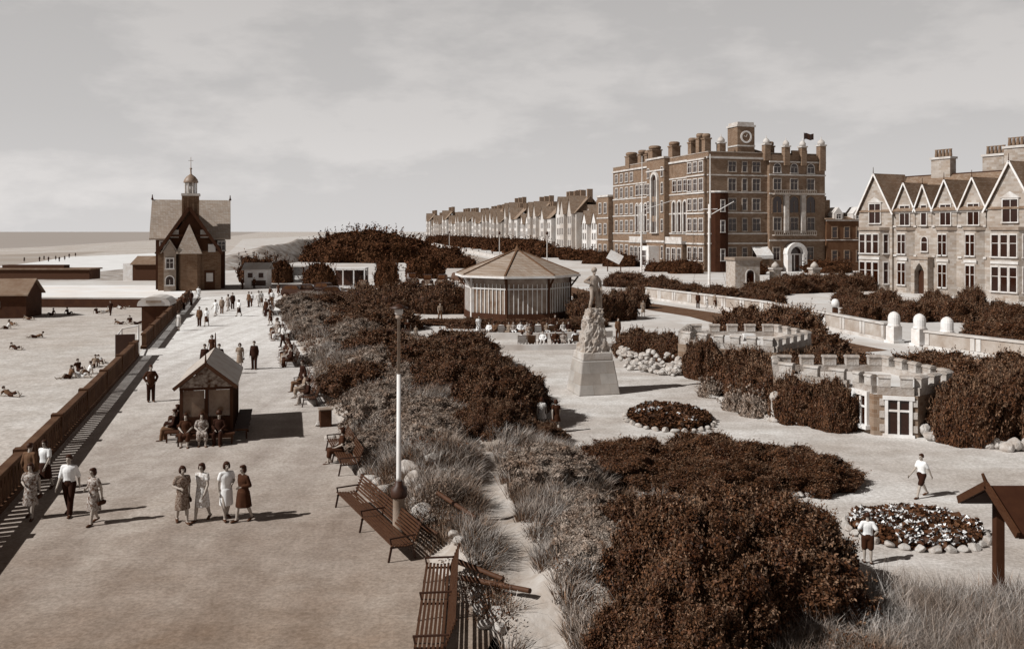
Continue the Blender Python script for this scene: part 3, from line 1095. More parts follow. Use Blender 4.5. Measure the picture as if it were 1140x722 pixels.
for s_ in (-1, 1):
    mb.yprism([(s_ * 1.18, 2.16), (s_ * .02, 3.1), (s_ * .02, 3.2), (s_ * 1.18, 2.26)][::s_], -.35, 4.8)
mb.build('roof', M_shroof, sh)
mb = MB()
for y in (-.02, 4.3):
    MB().yprism([(-1.02, 2.2), (1.02, 2.2), (0, 3.02)], y, y + .08).build('gable_panel', mat('gable_pattern', .3, .03, scale=6, rough=.8, detail=1), sh)
for s_ in (-1, 1):
    MB().bar((s_ * 1.2, -.37, 2.2), (0, -.37, 3.16), .05, .14).build('bargeboard', M_wood, sh)
for y, z in ((-.3, 3.55), (4.6, 3.85)):
    MB().tube((0, y, 3.15), (0, y, z), .05, .02).build('finial', M_wood, sh)
mb = MB()
mb.box(-1.1, 1.1, -.55, .0, .38, .44).box(-1.6, -1.05, .1, 4.3, .38, .44).box(1.05, 1.6, .1, 4.3, .38, .44)
for x in (-1.0, 0, 1.0):
    mb.box(x - .03, x + .03, -.5, -.44, 0, .38)
for y in (.3, 1.6, 2.9, 4.1):
    mb.box(-1.55, -1.49, y - .03, y + .03, 0, .38).box(1.49, 1.55, y - .03, y + .03, 0, .38)
mb.build('bench_seat', M_timber, sh)

# ------------------------------------------------------------------ pier pavilion
pv = empty('pier_pavilion', (-47.6, 133.5, 0), R(17), 'steep tiled pier entrance pavilion with dark timbered gables and a slim domed lantern', 'pavilion')
M_pbrick = brickmat('pavilion_brick', .12, .07, .15, 1.0, .45, .15)
MB().box(-4.7, 4.7, -3.6, 3.6, 0, 7.3).build('wall', M_timber, pv)
mb = MB()
gable_roof(mb, -5.5, 5.5, -4.6, 4.6, 7.35, 13.0, .22)
rf = mb.build('roof', M_tile, pv)
for x in (-5.45, 5.45):
    MB().lathe([(.12, 0), (.2, .15), (.1, .3), (.05, .8)], (x, 0, 12.95), 8).build('finial', M_timber, rf)
mb = MB()
mb.yprism([(-3.7, 5.6), (3.7, 5.6), (.15, 11.0)], -6.2, -4.0)
mb.build('gable_wall', M_timber, pv)
mb = MB()
gable_roof(mb, -4.35, 4.35, -6.9, -.2, 5.3, 11.75, .2, 'y')
mb.build('gable_roof', mat('dark_tile', .12, .06, scale=2, rough=.9), pv)
for s_ in (-1, 1):
    MB().bar((s_ * 4.4, -6.97, 5.15), (0, -6.97, 11.7), .12, .45).build('bargeboard', M_timber, pv)
MB().box(-2.6, 2.6, -6.86, -6.78, 7.6, 7.9).build('tie_beam', M_timber, pv)
for x, z, w_ in ((-2.0, 8.05, 1.1), (2.0, 8.05, 1.1), (3.0, 6.0, 1.0), (-3.1, 6.0, .9)):
    MB().box(x - w_ / 2, x + w_ / 2, -6.26, -6.2, z - .6, z + .5).build('plaster_panel', M_pale, pv)
MB().box(-4.2, 4.2, -6.2, -3.62, 0, 5.55).build('porch_wall', M_pbrick, pv)
mb = MB()
v = [(-1.75, -8.3, 5.2), (1.75, -8.3, 5.2), (1.75, -5.0, 5.2), (-1.75, -5.0, 5.2), (0, -6.9, 9.4)]
mb.add(v, [(0, 1, 4), (1, 2, 4), (2, 3, 4), (3, 0, 4), (3, 2, 1, 0)])
mb.build('pyramid_roof', M_tile, pv)
MB().prism([(-1.5, -7.0), (-1.1, -8.0), (1.1, -8.0), (1.5, -7.0), (1.5, -6.21), (-1.5, -6.21)], 0, 5.18).build('porch_bay', M_pbrick, pv)
mb = MB()
mb.box(-3.3, -1.72, -8.0, -6.22, 0, 5.4)
mb.yprism([(-3.4, 5.4), (-1.64, 5.4), (-2.52, 7.0)], -8.05, -5.5)
mb.build('turret', brickmat('turret_brick', .27, .2, .25, 1, .45, .15), pv)
window(pv, -2.52, -8.03, 3.2, 0, .9, 1.3, mull=1)
window(pv, -2.52, -8.03, .9, 0, 1.0, 1.2, 'arched_window', arch=True, trans=False)
mb = MB()
gable_roof(mb, -3.7, -1.4, -8.3, -5.5, 5.35, 7.2, .12, 'y')
mb.build('turret_roof', M_tile, pv)
d_ = MB().box(2.0, 3.4, -6.3, -6.22, 0, 2.8).build('door', M_wood, pv)
MB().box(2.25, 3.15, -6.36, -6.31, 1.2, 2.4).build('notice_board', M_pale, pv)
for x in (-3.3, -1.2, 3.9):
    window(pv, x * 1.1, -3.62, 5.6, 0, .9, 1.2, mull=1)
# the lantern tower
mb = MB()
mb.box(-.95, 1.15, -5.6, -3.6, 8.8, 13.5)
for x in (-.95, -.25, .45, 1.15):
    mb.box(x - .12, x + .12, -5.72, -5.58, 9.4, 13.4)
tw = mb.build('tower', M_pbrick, pv)
MB().box(-1.15, 1.35, -5.85, -3.4, 13.4, 13.75).build('cornice', M_band, tw)
mb = MB()
for i in range(8):
    a = PI / 8 + i * PI / 4
    mb.tube((.1 + .78 * math.cos(a), -4.6 + .78 * math.sin(a), 13.7), (.1 + .78 * math.cos(a), -4.6 + .78 * math.sin(a), 15.3), .12)
mb.lathe([(.55, 13.7), (.55, 15.3)], (.1, -4.6, 0), 8)
mb.build('lantern', M_band, tw)
mb = MB().lathe([(1.0, 15.3), (1.02, 15.45), (.9, 15.8), (.6, 16.2), (.25, 16.45), (.12, 16.6), (.1, 17.2), (.2, 17.35), (.05, 17.5), (.03, 19.0)], (.1, -4.6, 0), 16)
mb.bar((-.25, -4.6, 18.5), (.45, -4.6, 18.5), .05, .05)
mb.build('dome', mat('lead_dome', .2, .12, scale=3, rough=.5, spec=.4), tw)

# ------------------------------------------------------------------ huts on beach and terrace
def hut(name, loc, rz, L, D, he, hr, mw, mr, label, end=None):
    h = empty(name, loc, rz, label, 'hut')
    MB().box(0, L, 0, D, 0, he).build('wall', mw, h)
    mb = MB()
    gable_roof(mb, -.3, L + .3, -.35, D + .35, he + .02, hr, .14)
    mb.build('roof', mr, h)
    for x in (0, L):
        MB().xprism([(.02, he), (D - .02, he), (D / 2, hr - .16)], x - (.06 if x else -.0), x + (.0 if x else .06)).build('gable_end', end or mw, h)
    return h


M_roofdull = mat('felt_roof', .2, .12, scale=1.2, rough=.9, dirt=(.5, .8))
h1 = hut('beach_hut', (-66.5, 97.5, BEACH), R(8), 12.9, 4.6, 2.6, 4.3, M_timber, M_roofdull, 'dark boarded beach hut with a small white notice on its wall at the left edge')
MB().box(9.2, 10.2, -.06, -.003, 1.2, 1.9).build('notice', M_white, h1)
h2 = hut('white_ended_hut', (-64.2, 152, -.1), R(2), 8.3, 6, 2.9, 4.2, M_wood, M_roofdull, 'brown hut with white gable end on the pier terrace beside the pavilion', M_white)
MB().box(-1.6, -.02, 0, 6, 0, 3.0).build('side_lobby', M_white, h2)
MB().box(8.32, 10.6, .6, 6, 0, 2.4).build('white_annexe', M_white, h2)
h3 = empty('long_shed', (-116, 158, -.1), R(-1), 'long low dark shed with flat roof behind the pale pier terrace', 'shed')
MB().box(0, 42, 0, 4, 0, 1.7).build('wall', M_wood, h3)
mb = MB().box(-.3, 42.3, -.3, 4.3, 1.71, 1.95)
rr_ = mb.build('roof', M_roofdull, h3)
MB().box(26, 37, 1, 3, 1.96, 2.5).build('roof_box', M_wood, rr_)
# pier terrace front: dark piles along the beach edge
pr = empty('jetty_wall', (0, 0, 0), 0, 'dark timber face and slanting struts under the pale pier terrace', 'pier')
mb = MB()
mb.obox(((wallx(113) - 150) / 2, 115.3, BEACH / 2 - .3), (Vector((-150 - wallx(113), 5, 0)).normalized()), (0, 1, 0), (0, 0, 1), 55.5, .08, .75)
mb.build('boarding', M_timber, pr)
for x in (-60, -58, -56):
    MB().bar((x, 114.4, BEACH), (x + 1.3, 114.6, -.1), .2, .25).build('strut', M_white, pr)
# boat shaped kiosk by the pier steps
kk = empty('ticket_kiosk', (wallx(88) - 1.2, 88, 0), R(12), 'dark square ticket kiosk with a pale rounded roof where the balustrade meets the pier', 'kiosk')
MB().box(-1.5, .9, -1.2, 1.4, BEACH, 1.2).build('wall', M_timber, kk)
mb = MB()
prof = [(-1.8, 1.21)] + [(-.3 - 1.5 * math.cos(PI * i / 8), 1.4 + .7 * math.sin(PI * i / 8)) for i in range(9)] + [(1.2, 1.21)]
mb.yprism(prof[::-1], -1.8, 2.0)
kr = mb.build('roof', M_pale, kk)
MB().box(-1.0, .4, -1.86, -1.81, 1.5, 1.75).build('sign_board', M_concrete, kr)

# white kiosk, long white shelter, canopy beyond the promenade
wk = empty('white_kiosk', (-37.9, 134, 0), 0, 'small white kiosk with two dark openings beside the promenade end', 'kiosk')
MB().box(-1.7, 1.7, -1.2, 1.2, 0, 2.7).build('wall', M_white, wk)
mb = MB()
gable_roof(mb, -2.0, 2.0, -1.6, 1.6, 2.72, 3.7, .12)
mb.build('roof', M_pale, wk)
for x in (-.8, .8):
    MB().box(x - .35, x + .35, -1.24, -1.202, 1.5, 2.2).build('hatch', M_dark, wk)
MB().box(-.6, 1.5, -1.25, -1.202, .3, 1.1).build('counter_panel', M_dark, wk)
ws = empty('open_shelter', (-47.2 + 6.2, 150, 0), R(-4), 'long white open fronted shelter with posts right of the pavilion', 'shelter')
MB().box(-.5, 6.5, 1.6, 1.75, 0, 2.4).build('back_wall', M_white, ws)
MB().box(-.8, 6.8, -.6, 2.0, 2.42, 2.62).build('roof', M_pale, ws)
for x in (-.4, 1.9, 4.2, 6.4):
    MB().box(x - .12, x + .12, -.4, -.16, 0, 2.4).build('post', M_timber, ws)
MB().box(-.5, 6.5, -.35, -.3, .3, .95).build('front_panel', M_white, ws)
cn = empty('white_canopy', (-24.6, 136, 0), R(2), 'white roofed open canopy with dark space beneath among the parked cars', 'canopy')
MB().box(-2.4, 2.6, -2.0, 2.0, 2.6, 2.85).build('roof', M_white, cn)
for x in (-2.3, -.7, .9, 2.5):
    for y in (-1.9, 1.9):
        MB().box(x - .09, x + .09, y - .09, y + .09, 0, 2.6).build('post', M_white, cn)
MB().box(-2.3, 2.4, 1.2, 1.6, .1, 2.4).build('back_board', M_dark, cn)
lw = empty('low_wall', (-24, 113, 0), R(-4), 'low pale wall between the hedge and the motor park', 'wall')
MB().box(-5, 8.5, 0, .35, 0, .55).build('wall_body', M_pale, lw)
MB().box(-5.05, 8.55, -.06, .41, .552, .64).build('coping', M_white, lw)

# ------------------------------------------------------------------ bandstand shelter
bs = empty('bandstand', (.5, 88, 0), 0, 'octagonal glazed bandstand with a broad faceted slate roof', 'bandstand')
ang0 = -PI / 2 - R(11)
def octv(r_, z, k):
    a = ang0 + k * PI / 4
    return Vector((r_ * math.cos(a), r_ * math.sin(a), z))
M_oct = brickmat('bandstand_slate', .27, .2, .13, 1.0, .4, .22, dirt=.9)
v = [octv(6.15, 4.25, k) for k in range(8)] + [octv(.35, 6.45, k) for k in range(8)] + [octv(6.15, 4.05, k) for k in range(8)]
f = [(k, (k + 1) % 8, 8 + (k + 1) % 8, 8 + k) for k in range(8)] + [tuple(range(8, 16))] + [(16 + (k + 1) % 8, 16 + k, k, (k + 1) % 8)[::-1] for k in range(8)] + [tuple(range(23, 15, -1))]
rf = MB().add(v, f).build('roof', M_oct, bs)
mb = MB()
for k in range(8):
    mb.bar(octv(6.12, 4.3, k), octv(.35, 6.5, k), .14, .1)
mb.lathe([(.42, 6.4), (.45, 6.55), (.2, 6.65), (.12, 6.85), (.04, 7.0)], (0, 0, 0), 10)
mb.build('ridge', mat('lead_ridge', .1, .06), rf)
mb = MB()
for k in range(8):
    mb.bar(octv(6.2, 4.13, k), octv(6.2, 4.13, k + 1), .12, .2)
mb.build('gutter', M_white, rf)
for k in range(8):
    a, b_ = octv(5.25, 0, k), octv(5.25, 0, k + 1)
    t_ = (b_ - a).normalized()
    n_ = Vector((t_.y, -t_.x, 0))
    gp = MB()
    gp.add([a + Vector((0, 0, .7)) - n_ * .06, b_ + Vector((0, 0, .7)) - n_ * .06, b_ + Vector((0, 0, 3.95)) - n_ * .06, a + Vector((0, 0, 3.95)) - n_ * .06], [(0, 1, 2, 3)])
    w_ = gp.build('glazed_side', mat('bandstand_glass', .27, .07, scale=.9, rough=.2, spec=.5), bs)
    mb = MB()
    L_ = (b_ - a).length
    for i in range(9):
        q = a + t_ * (L_ * (i + .5) / 9)
        mb.obox(q + Vector((0, 0, 2.05)), t_, n_, (0, 0, 1), .03, .04, 1.4)
    mb.bar(a + Vector((0, 0, 3.0)), b_ + Vector((0, 0, 3.0)), .08, .1)
    mb.build('glazing_bar', M_white, w_)
    MB().obox((a + b_) / 2 + Vector((0, 0, .35)), t_, n_, (0, 0, 1), L_ / 2 - .1, .1, .35).build('dado_panel', M_timber, w_)
    mb = MB()
    mb.tube(a + Vector((0, 0, 0)), a + Vector((0, 0, 4.0)), .11, .11)
    e = a.normalized()
    mb.bar(a + Vector((0, 0, 3.0)), a + e * .75 + Vector((0, 0, 4.0)), .1, .16)
    mb.build('post', M_white if k in (7,) else M_wood, bs)
# terrace walls in front of the bandstand
for i, (r_, z, a0, a1, lb) in enumerate([(18.4, .5, -102, -66, 'curved low pale wall between the two rows of bandstand seats'), (24.8, .4, -97, -70, 'curved low kerb wall in front of the lower bandstand seats')]):
    w_ = MB()
    n = 40
    for k in range(n):
        t0, t1 = R(a0 + (a1 - a0) * k / n), R(a0 + (a1 - a0) * (k + 1) / n)
        q = [(.5 + rr_ * math.cos(t), 88 + rr_ * math.sin(t)) for rr_, t in ((r_, t0), (r_, t1), (r_ - .3, t1), (r_ - .3, t0))]
        w_.prism(q[::-1], 0, z)
    tag(w_.build('curved_wall', M_pale), lb, 'wall')

# ------------------------------------------------------------------ panelled wall along the road, gate pillars
def panelled_wall(name, pts, h, m, label, step=3.0):
    w_ = empty(name, (pts[0][0], pts[0][1], 0), 0, label, 'wall')
    o_ = Vector((pts[0][0], pts[0][1], 0))
    body, cop, pan = MB(), MB(), MB()
    for a, b_ in zip(pts[:-1], pts[1:]):
        a, b_ = Vector((a[0], a[1], 0)) - o_, Vector((b_[0], b_[1], 0)) - o_
        d = b_ - a
        L_ = d.length
        t_ = d.normalized()
        n_ = Vector((-t_.y, t_.x, 0))
        body.obox((a + b_) / 2 + Vector((0, 0, h / 2)), t_, n_, (0, 0, 1), L_ / 2, .16, h / 2)
        cop.obox((a + b_) / 2 + Vector((0, 0, h + .075)), t_, n_, (0, 0, 1), L_ / 2 + .05, .26, .07)
        cop.obox((a + b_) / 2 + Vector((0, 0, .12)), t_, n_, (0, 0, 1), L_ / 2 + .05, .23, .115)
        k = max(1, int(L_ / step))
        for i in range(k):
            q = a + t_ * (L_ * (i + .5) / k)
            for s_ in (-1, 1):
                pan.obox(q + t_ * s_ * (L_ / k / 2 - .22) + n_ * .19 + Vector((0, 0, h / 2 + .1)), t_, n_, (0, 0, 1), .16, .035, h / 2 - .16)
    body.build('wall_body', m, w_)
    cop.build('coping', M_band, w_)
    pan.build('panel_rib', M_band, w_)
    return w_


M_wallr = mat('wall_render', .40, .28, scale=1, rough=.9, dirt=(.5, .75))
panelled_wall('panelled_wall', [(28.6, 68.6), (25.3, 90.3), (16.8, 112)], 1.25, M_wallr, 'long pale panelled wall with coping between road and hotel gardens')
panelled_wall('panelled_wall', [(36, 51.5), (33.4, 57.4), (29.7, 64.4)], 1.15, M_wallr, 'panelled wall running off the right edge from the last gate pillar')
panelled_wall('seafront_wall', [(9.5, 150), (-4, 271), (-50, 560)], 1.0, M_pale, 'long thin pale wall beside the distant road before the terrace', 9)
pil = [((28.75, 67.6), 'gate pillar ending the long panelled wall'), ((29.9, 65.9), 'middle white capped gate pillar standing alone'), ((30.75, 63.5), 'white capped gate pillar where the wall to the right begins')]
for (x, y), lb in pil:
    p_ = empty('gate_pillar', (x, y, 0), R(20), lb, 'pillar', 'white capped gate pillars')
    MB().box(-.4, .4, -.4, .4, .2, 1.25).box(-.5, .5, -.5, .5, 0, .2).build('shaft', M_white, p_)
    MB().lathe([(.47, 1.252), (.47, 1.36), (.43, 1.38), (.43, 1.9), (.38, 2.1), (.26, 2.25), (.1, 2.33), (.02, 2.35)], (0, 0, 0), 16, 0, False).build('cap', M_white, p_)
mk = empty('stone_marker', (27.0 - 4.0 + 6.5, 82, 0), 0, 'white bulbous stone marker on a post inside the road wall', 'marker')
MB().box(-.2, .2, -.2, .2, 0, 1.4).build('post', M_wood, mk)
MB().lathe([(.1, 1.4), (.34, 1.5), (.36, 1.9), (.24, 2.15), (.05, 2.22)], (0, 0, 0), 12).build('cap', M_white, mk)

# ------------------------------------------------------------------ castellated shelters (flat roofs with battlements)
def castle(name, pts, z, label, m, merl=.55, gap=.5):
    c = empty(name, (pts[0][0], pts[0][1], 0), 0, label, 'tea room')
    o_ = Vector((pts[0][0], pts[0][1]))
    P = [Vector(p_) - o_ for p_ in pts]
    MB().prism([tuple(p_) for p_ in P], 0, z - .62).build('wall', m, c)
    n = len(P)
    cen = sum(P, Vector((0, 0))) / n
    MB().add([tuple((cen + (p_ - cen) * .985)) + (z - .615,) for p_ in P], [tuple(range(n))]).build('roof_deck', M_pave, c)
    par = MB()
    for i in range(n):
        a, b_ = P[i], P[(i + 1) % n]
        d = b_ - a
        L_ = d.length
        t_ = Vector((d.x, d.y, 0)).normalized()
        n_ = Vector((-t_.y, t_.x, 0))
        mid = Vector(((a.x + b_.x) / 2, (a.y + b_.y) / 2, 0))
        par.obox(mid + n_ * .14 + Vector((0, 0, z - .46)), t_, n_, (0, 0, 1), L_ / 2 - .14, .13, .16)
        k = max(2, round(L_ / (merl + gap)))
        for j in range(k):
            q = Vector((a.x, a.y, 0)) + t_ * (L_ * (j + .5) / k) + n_ * .14
            mm = MB().obox(Vector((0, 0, -.12)), (1, 0, 0), (0, 1, 0), (0, 0, 1), L_ / k * .27, .15, .18).xprism([(-.19, .06), (.19, .06), (.19, .1), (.1, .17), (-.1, .17), (-.19, .1)], -L_ / k * .3, L_ / k * .3)
            mm.build('merlon', M_batt, c, q + Vector((0, 0, z)), math.atan2(t_.y, t_.x))
    par.build('parapet', M_batt, c)
    return c


M_tea = brickmat('tea_room_stone', .2, .12, .2, 1.0, .4, .18)
c2 = castle('castellated_tea_room', [(11.9, 40.9), (14.45, 38.4), (14.9, 37.0), (16.5, 36.5), (18.9, 38.3), (17.9, 43.2), (12.5, 43.2)], 2.3, 'low stone tea room with battlements, flat pale roof and a white framed doorway', M_tea)
# its white framed door on the front wall and the side window
a, b_ = Vector((14.9 - 11.9, 37.0 - 40.9)), Vector((16.5 - 11.9, 36.5 - 40.9))
d = b_ - a
rz = math.atan2(d.y, d.x)
q = (a + b_) / 2 + d * .06
dr = empty('door', (q.x, q.y, 0), rz)
dr.parent = c2
MB().box(-.52, -.4, -.1, .0, .0, 1.5).box(.4, .52, -.1, 0, 0, 1.5).box(-.6, .6, -.12, 0, 1.5, 1.66).box(-.04, .04, -.08, 0, 0, 1.5).box(-.4, -.04, -.075, -.0, 1.02, 1.1).box(.04, .4, -.075, 0, 1.02, 1.1).box(-.6, .6, -.2, 0, -.02, .1).build('frame', M_white, dr)
MB().add([(-.4, -.02, .1), (.4, -.02, .1), (.4, -.02, 1.5), (-.4, -.02, 1.5)], [(0, 1, 2, 3)]).build('pane', M_glass, dr)
mb = MB()
for z in (.2, .75, 1.25):
    mb.box(-.72, -.53, -.06, .0, z, z + .28).box(.53, .72, -.06, 0, z, z + .28)
mb.build('quoin', M_stone, dr)
a, b_ = Vector((14.45 - 11.9, 38.4 - 40.9)), Vector((14.9 - 11.9, 37.0 - 40.9))
d = b_ - a
q = (a + b_) / 2
window(c2, q.x, q.y, .35, math.atan2(d.y, d.x), .7, 1.2, mull=1, fm=M_white)
c1 = castle('castellated_shelter', [(9.9, 53.6), (11.4, 51.6), (14.6, 49.6), (17.8, 53.2), (16.9, 57.5), (11.2, 57.5)], 2.3, 'farther castellated flat roofed shelter with battlements and ivy on its end', M_tea)
for i in range(3):
    MB().box(2.6 + i * .9, 3.3 + i * .9, .6 + .55 * i, 1.2 + .5 * i, 1.7, 2.05).build('roof_seat', M_white, c1)
# stone post by the hedge
sp = empty('stone_post', (11.6, 39.6, 0), 0, 'short pale stone post with a rounded head beside the path', 'post')
MB().lathe([(.26, 0), (.26, .15), (.19, .2), (.18, .95), (.24, 1.0)], (0, 0, 0), 12).build('shaft', M_stone, sp)
MB().lathe([(.24, 1.002), (.25, 1.1), (.2, 1.25), (.05, 1.34)], (0, 0, 0), 12).build('cap', M_stone, sp)

# corner shelter at the right edge
cs = empty('garden_shelter', (10.02, 18.9, 0), 0, 'dark roofed garden shelter corner with a timber post at the bottom right edge', 'shelter')
mb = MB()
gable_roof(mb, 0, 4.5, -1.15, 1.15, 2.42, 3.05, .1)
mb.build('roof', mat('shelter_felt', .018, .01, scale=3, rough=.85), cs)
mb = MB()
for s_ in (-1, 1):
    mb.bar((-.04, s_ * 1.18, 2.4), (-.04, 0, 3.06), .06, .16)
mb.tube((0, 0, 3.0), (-.12, 0, 3.3), .05, .03)
mb.build('bargeboard', M_wood, cs)
for y in (-.75, .75):
    for x in (.62, 3.9):
        MB().box(x - .09, x + .09, y - .09, y + .09, 0, 2.5).build('post', M_timber, cs)
# ------------------------------------------------------------------ hotel
ht = empty('hotel', (40, 183, 0), math.atan2(.28, .96), 'large dark brick hotel with clock turret, tall chimneys and arched windows', 'hotel')
LW = -PI / 2            # windows on the left (sea) face
MB().box(0, 27.0, 0, 50, 0, 23.6).build('wall', M_brick, ht)
mb = MB()
for z in (5.7, 7.7, 12.0, 16.2, 19.7):
    mb.box(-.12, 27.1, -.13, -.002, z, z + .28)
    mb.box(-.13, -.002, -.12, 50, z, z + .28)
mb.box(-.3, 27.2, -.3, -.002, 23.2, 23.6).box(-.3, -.002, -.3, 50.2, 23.2, 23.6)
mb.build('string_course', M_band, ht)
mb = MB()
mb.box(0, 27.0, 0, .35, 23.61, 24.5).box(0, .35, .36, 50, 23.61, 24.5)
mb.build('parapet', M_brick, ht)
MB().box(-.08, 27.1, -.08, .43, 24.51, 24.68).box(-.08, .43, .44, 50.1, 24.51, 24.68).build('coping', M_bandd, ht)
# right face, left half: columns of windows
rows = [(2.3, 2.6), (8.4, 2.5), (12.7, 2.3), (16.7, 2.4), (20.6, 2.0)]
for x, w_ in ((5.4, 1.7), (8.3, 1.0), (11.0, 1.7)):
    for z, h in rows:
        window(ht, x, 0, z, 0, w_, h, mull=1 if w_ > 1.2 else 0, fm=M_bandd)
# ivy-dark bow bay
bay = MB().prism([(.6, -.01), (1.1, -.9), (2.0, -1.3), (3.1, -1.3), (4.0, -.9), (4.5, -.01)][::1], 0, 16.2).build('bow_bay', mat('ivy_wall', .018, .009, scale=1.2, rough=.9, bump=.8, bscale=5), ht)
MB().prism([(.5, -.02), (1.0, -1.0), (2.0, -1.42), (3.1, -1.42), (4.1, -1.0), (4.6, -.02)], 16.21, 16.6).build('bay_cornice', M_band, ht)
for z in (2.4, 8.2, 12.4):
    window(ht, 2.55, -1.3, z, 0, .8, 2.2, 'bay_window', mull=0)
# right pavilion, projecting and taller
mb = MB().box(13.6, 26.9, -.9, -.003, 0, 22.9)
mb.build('wing_wall', M_brick, ht)
mb = MB()
mb.yprism([(13.6, 22.91), (26.9, 22.91), (26.9, 24.2), (22.6, 24.2), (22.6, 25.2), (19.0, 25.2), (19.0, 24.2), (13.6, 24.2)], -.9, -.4)
mb.build('wing_gable', M_brick, ht)
mb = MB()
for z in (6.3, 16.0, 19.9, 22.6):
    MB().box(13.5, 27.0, -1.1 if z < 22 else -1.2, -.903, z, z + .3).build('wing_band', M_band, ht)
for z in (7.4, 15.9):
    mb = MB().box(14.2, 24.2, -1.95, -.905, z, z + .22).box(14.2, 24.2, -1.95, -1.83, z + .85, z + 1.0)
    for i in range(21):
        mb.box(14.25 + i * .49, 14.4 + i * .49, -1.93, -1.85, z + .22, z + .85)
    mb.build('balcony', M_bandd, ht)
for x in (15.4, 19.4, 23.4):
    window(ht, x, -.9, 12.2, 0, 2.1, 3.4, 'arched_window', arch=True, trans=False, d=.12, t=.28, fm=M_brick)
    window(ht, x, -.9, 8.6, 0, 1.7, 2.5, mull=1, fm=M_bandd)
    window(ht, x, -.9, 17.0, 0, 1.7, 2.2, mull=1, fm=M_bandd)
    window(ht, x, -.9, 20.5, 0, 1.6, 1.9, 'arched_window', arch=True, trans=True)
for x in (17.4, 21.4):
    MB().box(x - .5, x + .5, -1.5, -.906, 8.0, 15.6).box(x - .65, x + .65, -1.62, -.907, 15.61, 15.88).build('pilaster', M_stone, ht)
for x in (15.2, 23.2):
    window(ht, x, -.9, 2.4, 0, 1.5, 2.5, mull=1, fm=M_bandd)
# great arched porch
pc = empty('porch', (19.2, -.9, 0), 0)
pc.parent = ht
mb = MB()
mb.box(-2.3, -1.35, -1.6, -.01, 0, 3.6).box(1.35, 2.3, -1.6, -.01, 0, 3.6)
n = 14
for i in range(n):
    a0, a1 = PI * i / n, PI * (i + 1) / n
    q = [(r_ * math.cos(a), 3.6 + r_ * math.sin(a)) for a, r_ in ((a0, 1.6), (a1, 1.6), (a1, 2.4), (a0, 2.4))]
    mb.yprism(q, -1.6, -.01)
mb.build('arch', M_white, pc)
mb = MB().add([(1.55 * math.cos(PI * i / 12), -.4, 3.7 + 1.55 * math.sin(PI * i / 12)) for i in range(13)], [tuple(range(13))])
mb.build('fanlight', M_glass, pc)
MB().box(-1.34, 1.34, -.5, -.3, 3.45, 3.68).box(-.1, .1, -.5, -.3, 0, 3.44).box(-1.34, -1.2, -.5, -.3, 0, 3.44).box(1.2, 1.34, -.5, -.3, 0, 3.44).build('door_frame', M_white, pc)
MB().box(-1.2, 1.2, -.3, -.02, 0, 3.44).build('door', M_dark, pc)
# chimney-turrets along the right face
def turret(x, y, z0, z1, w_=.75, ball=True):
    mb = MB().box(x - w_, x + w_, y - w_, y + w_, z0, z1)
    o_ = mb.build('chimney', M_brick, ht)
    mb = MB().box(x - w_ - .15, x + w_ + .15, y - w_ - .15, y + w_ + .15, z1 + .005, z1 + .3)
    mb.lathe([(w_ * .95, .3), (w_ * 1.1, .6), (w_ * 1.05, .9), (w_ * .6, 1.3), (w_ * .12, 1.5), (w_ * .1, 2.0)] if ball else [(w_ * .9, .3), (w_ * 1.2, .5), (w_ * 1.2, 1.0), (w_ * .9, 1.2)], (x, y, z1), 12)
    mb.build('cap', M_band if ball else M_brick, o_)
for x, y, z0, z1, ball, w_ in [(3.8, 1.6, 24, 26.4, 1, .7), (13.2, -.3, 22.96, 26.2, 1, .65), (17.4, -1.0, 22.0, 25.8, 1, .62), (21.4, -1.0, 22.0, 25.8, 1, .62), (25.9, -1.0, 21.0, 26.2, 1, .7), (15.6, 2.2, 23.6, 26.0, 0, .7)]:
    turret(x, y, z0, z1, w_, ball)
for y, z1, w_ in ((2.6, 27.3, .7), (5.2, 27.6, .7), (8.6, 27.0, .75), (17.2, 27.0, 1.0), (27.2, 27.0, 1.2), (30.6, 26.2, .8), (34, 26.6, .9), (40.5, 26.6, 1.2)):
    turret(.95, y, 20.5 if y in (17.2, 27.2) else 23.7, z1, w_, False)
# clock tower set on the roof
ct = empty('clock_tower', (9.2, 2.9, 23.6), 0)
ct.parent = ht
MB().box(-2.0, 2.0, -2.0, 2.0, 0, 6.4).build('tower_wall', M_brick, ct)
MB().box(-2.2, 2.2, -2.2, 2.2, 6.41, 6.8).box(-1.9, 1.9, -1.9, 1.9, 6.81, 7.4).box(-2.1, 2.1, -2.12, -2.003, 2.3, 2.6).box(-2.12, -2.003, -2.0, 2.0, 2.3, 2.6).build('tower_cornice', M_band, ct)
mb = MB()
for i in range(24):
    a0, a1 = 2 * PI * i / 24, 2 * PI * (i + 1) / 24
    mb.yprism([(r_ * math.cos(a), 4.3 + r_ * math.sin(a)) for a, r_ in ((a0, .95), (a1, .95), (a1, 1.3), (a0, 1.3))], -2.14, -2.005)
ring = mb.build('clock_ring', M_white, ct)
MB().add([(.95 * math.cos(2 * PI * i / 20), -2.03, 4.3 + .95 * math.sin(2 * PI * i / 20)) for i in range(20)], [tuple(range(20))]).build('clock_face', M_brick, ring)
mb = MB().bar((0, -2.08, 4.3), (.25, -2.08, 4.9), .05, .1).bar((0, -2.08, 4.3), (-.55, -2.08, 4.5), .05, .1)
mb.build('clock_hands', M_white, ring)
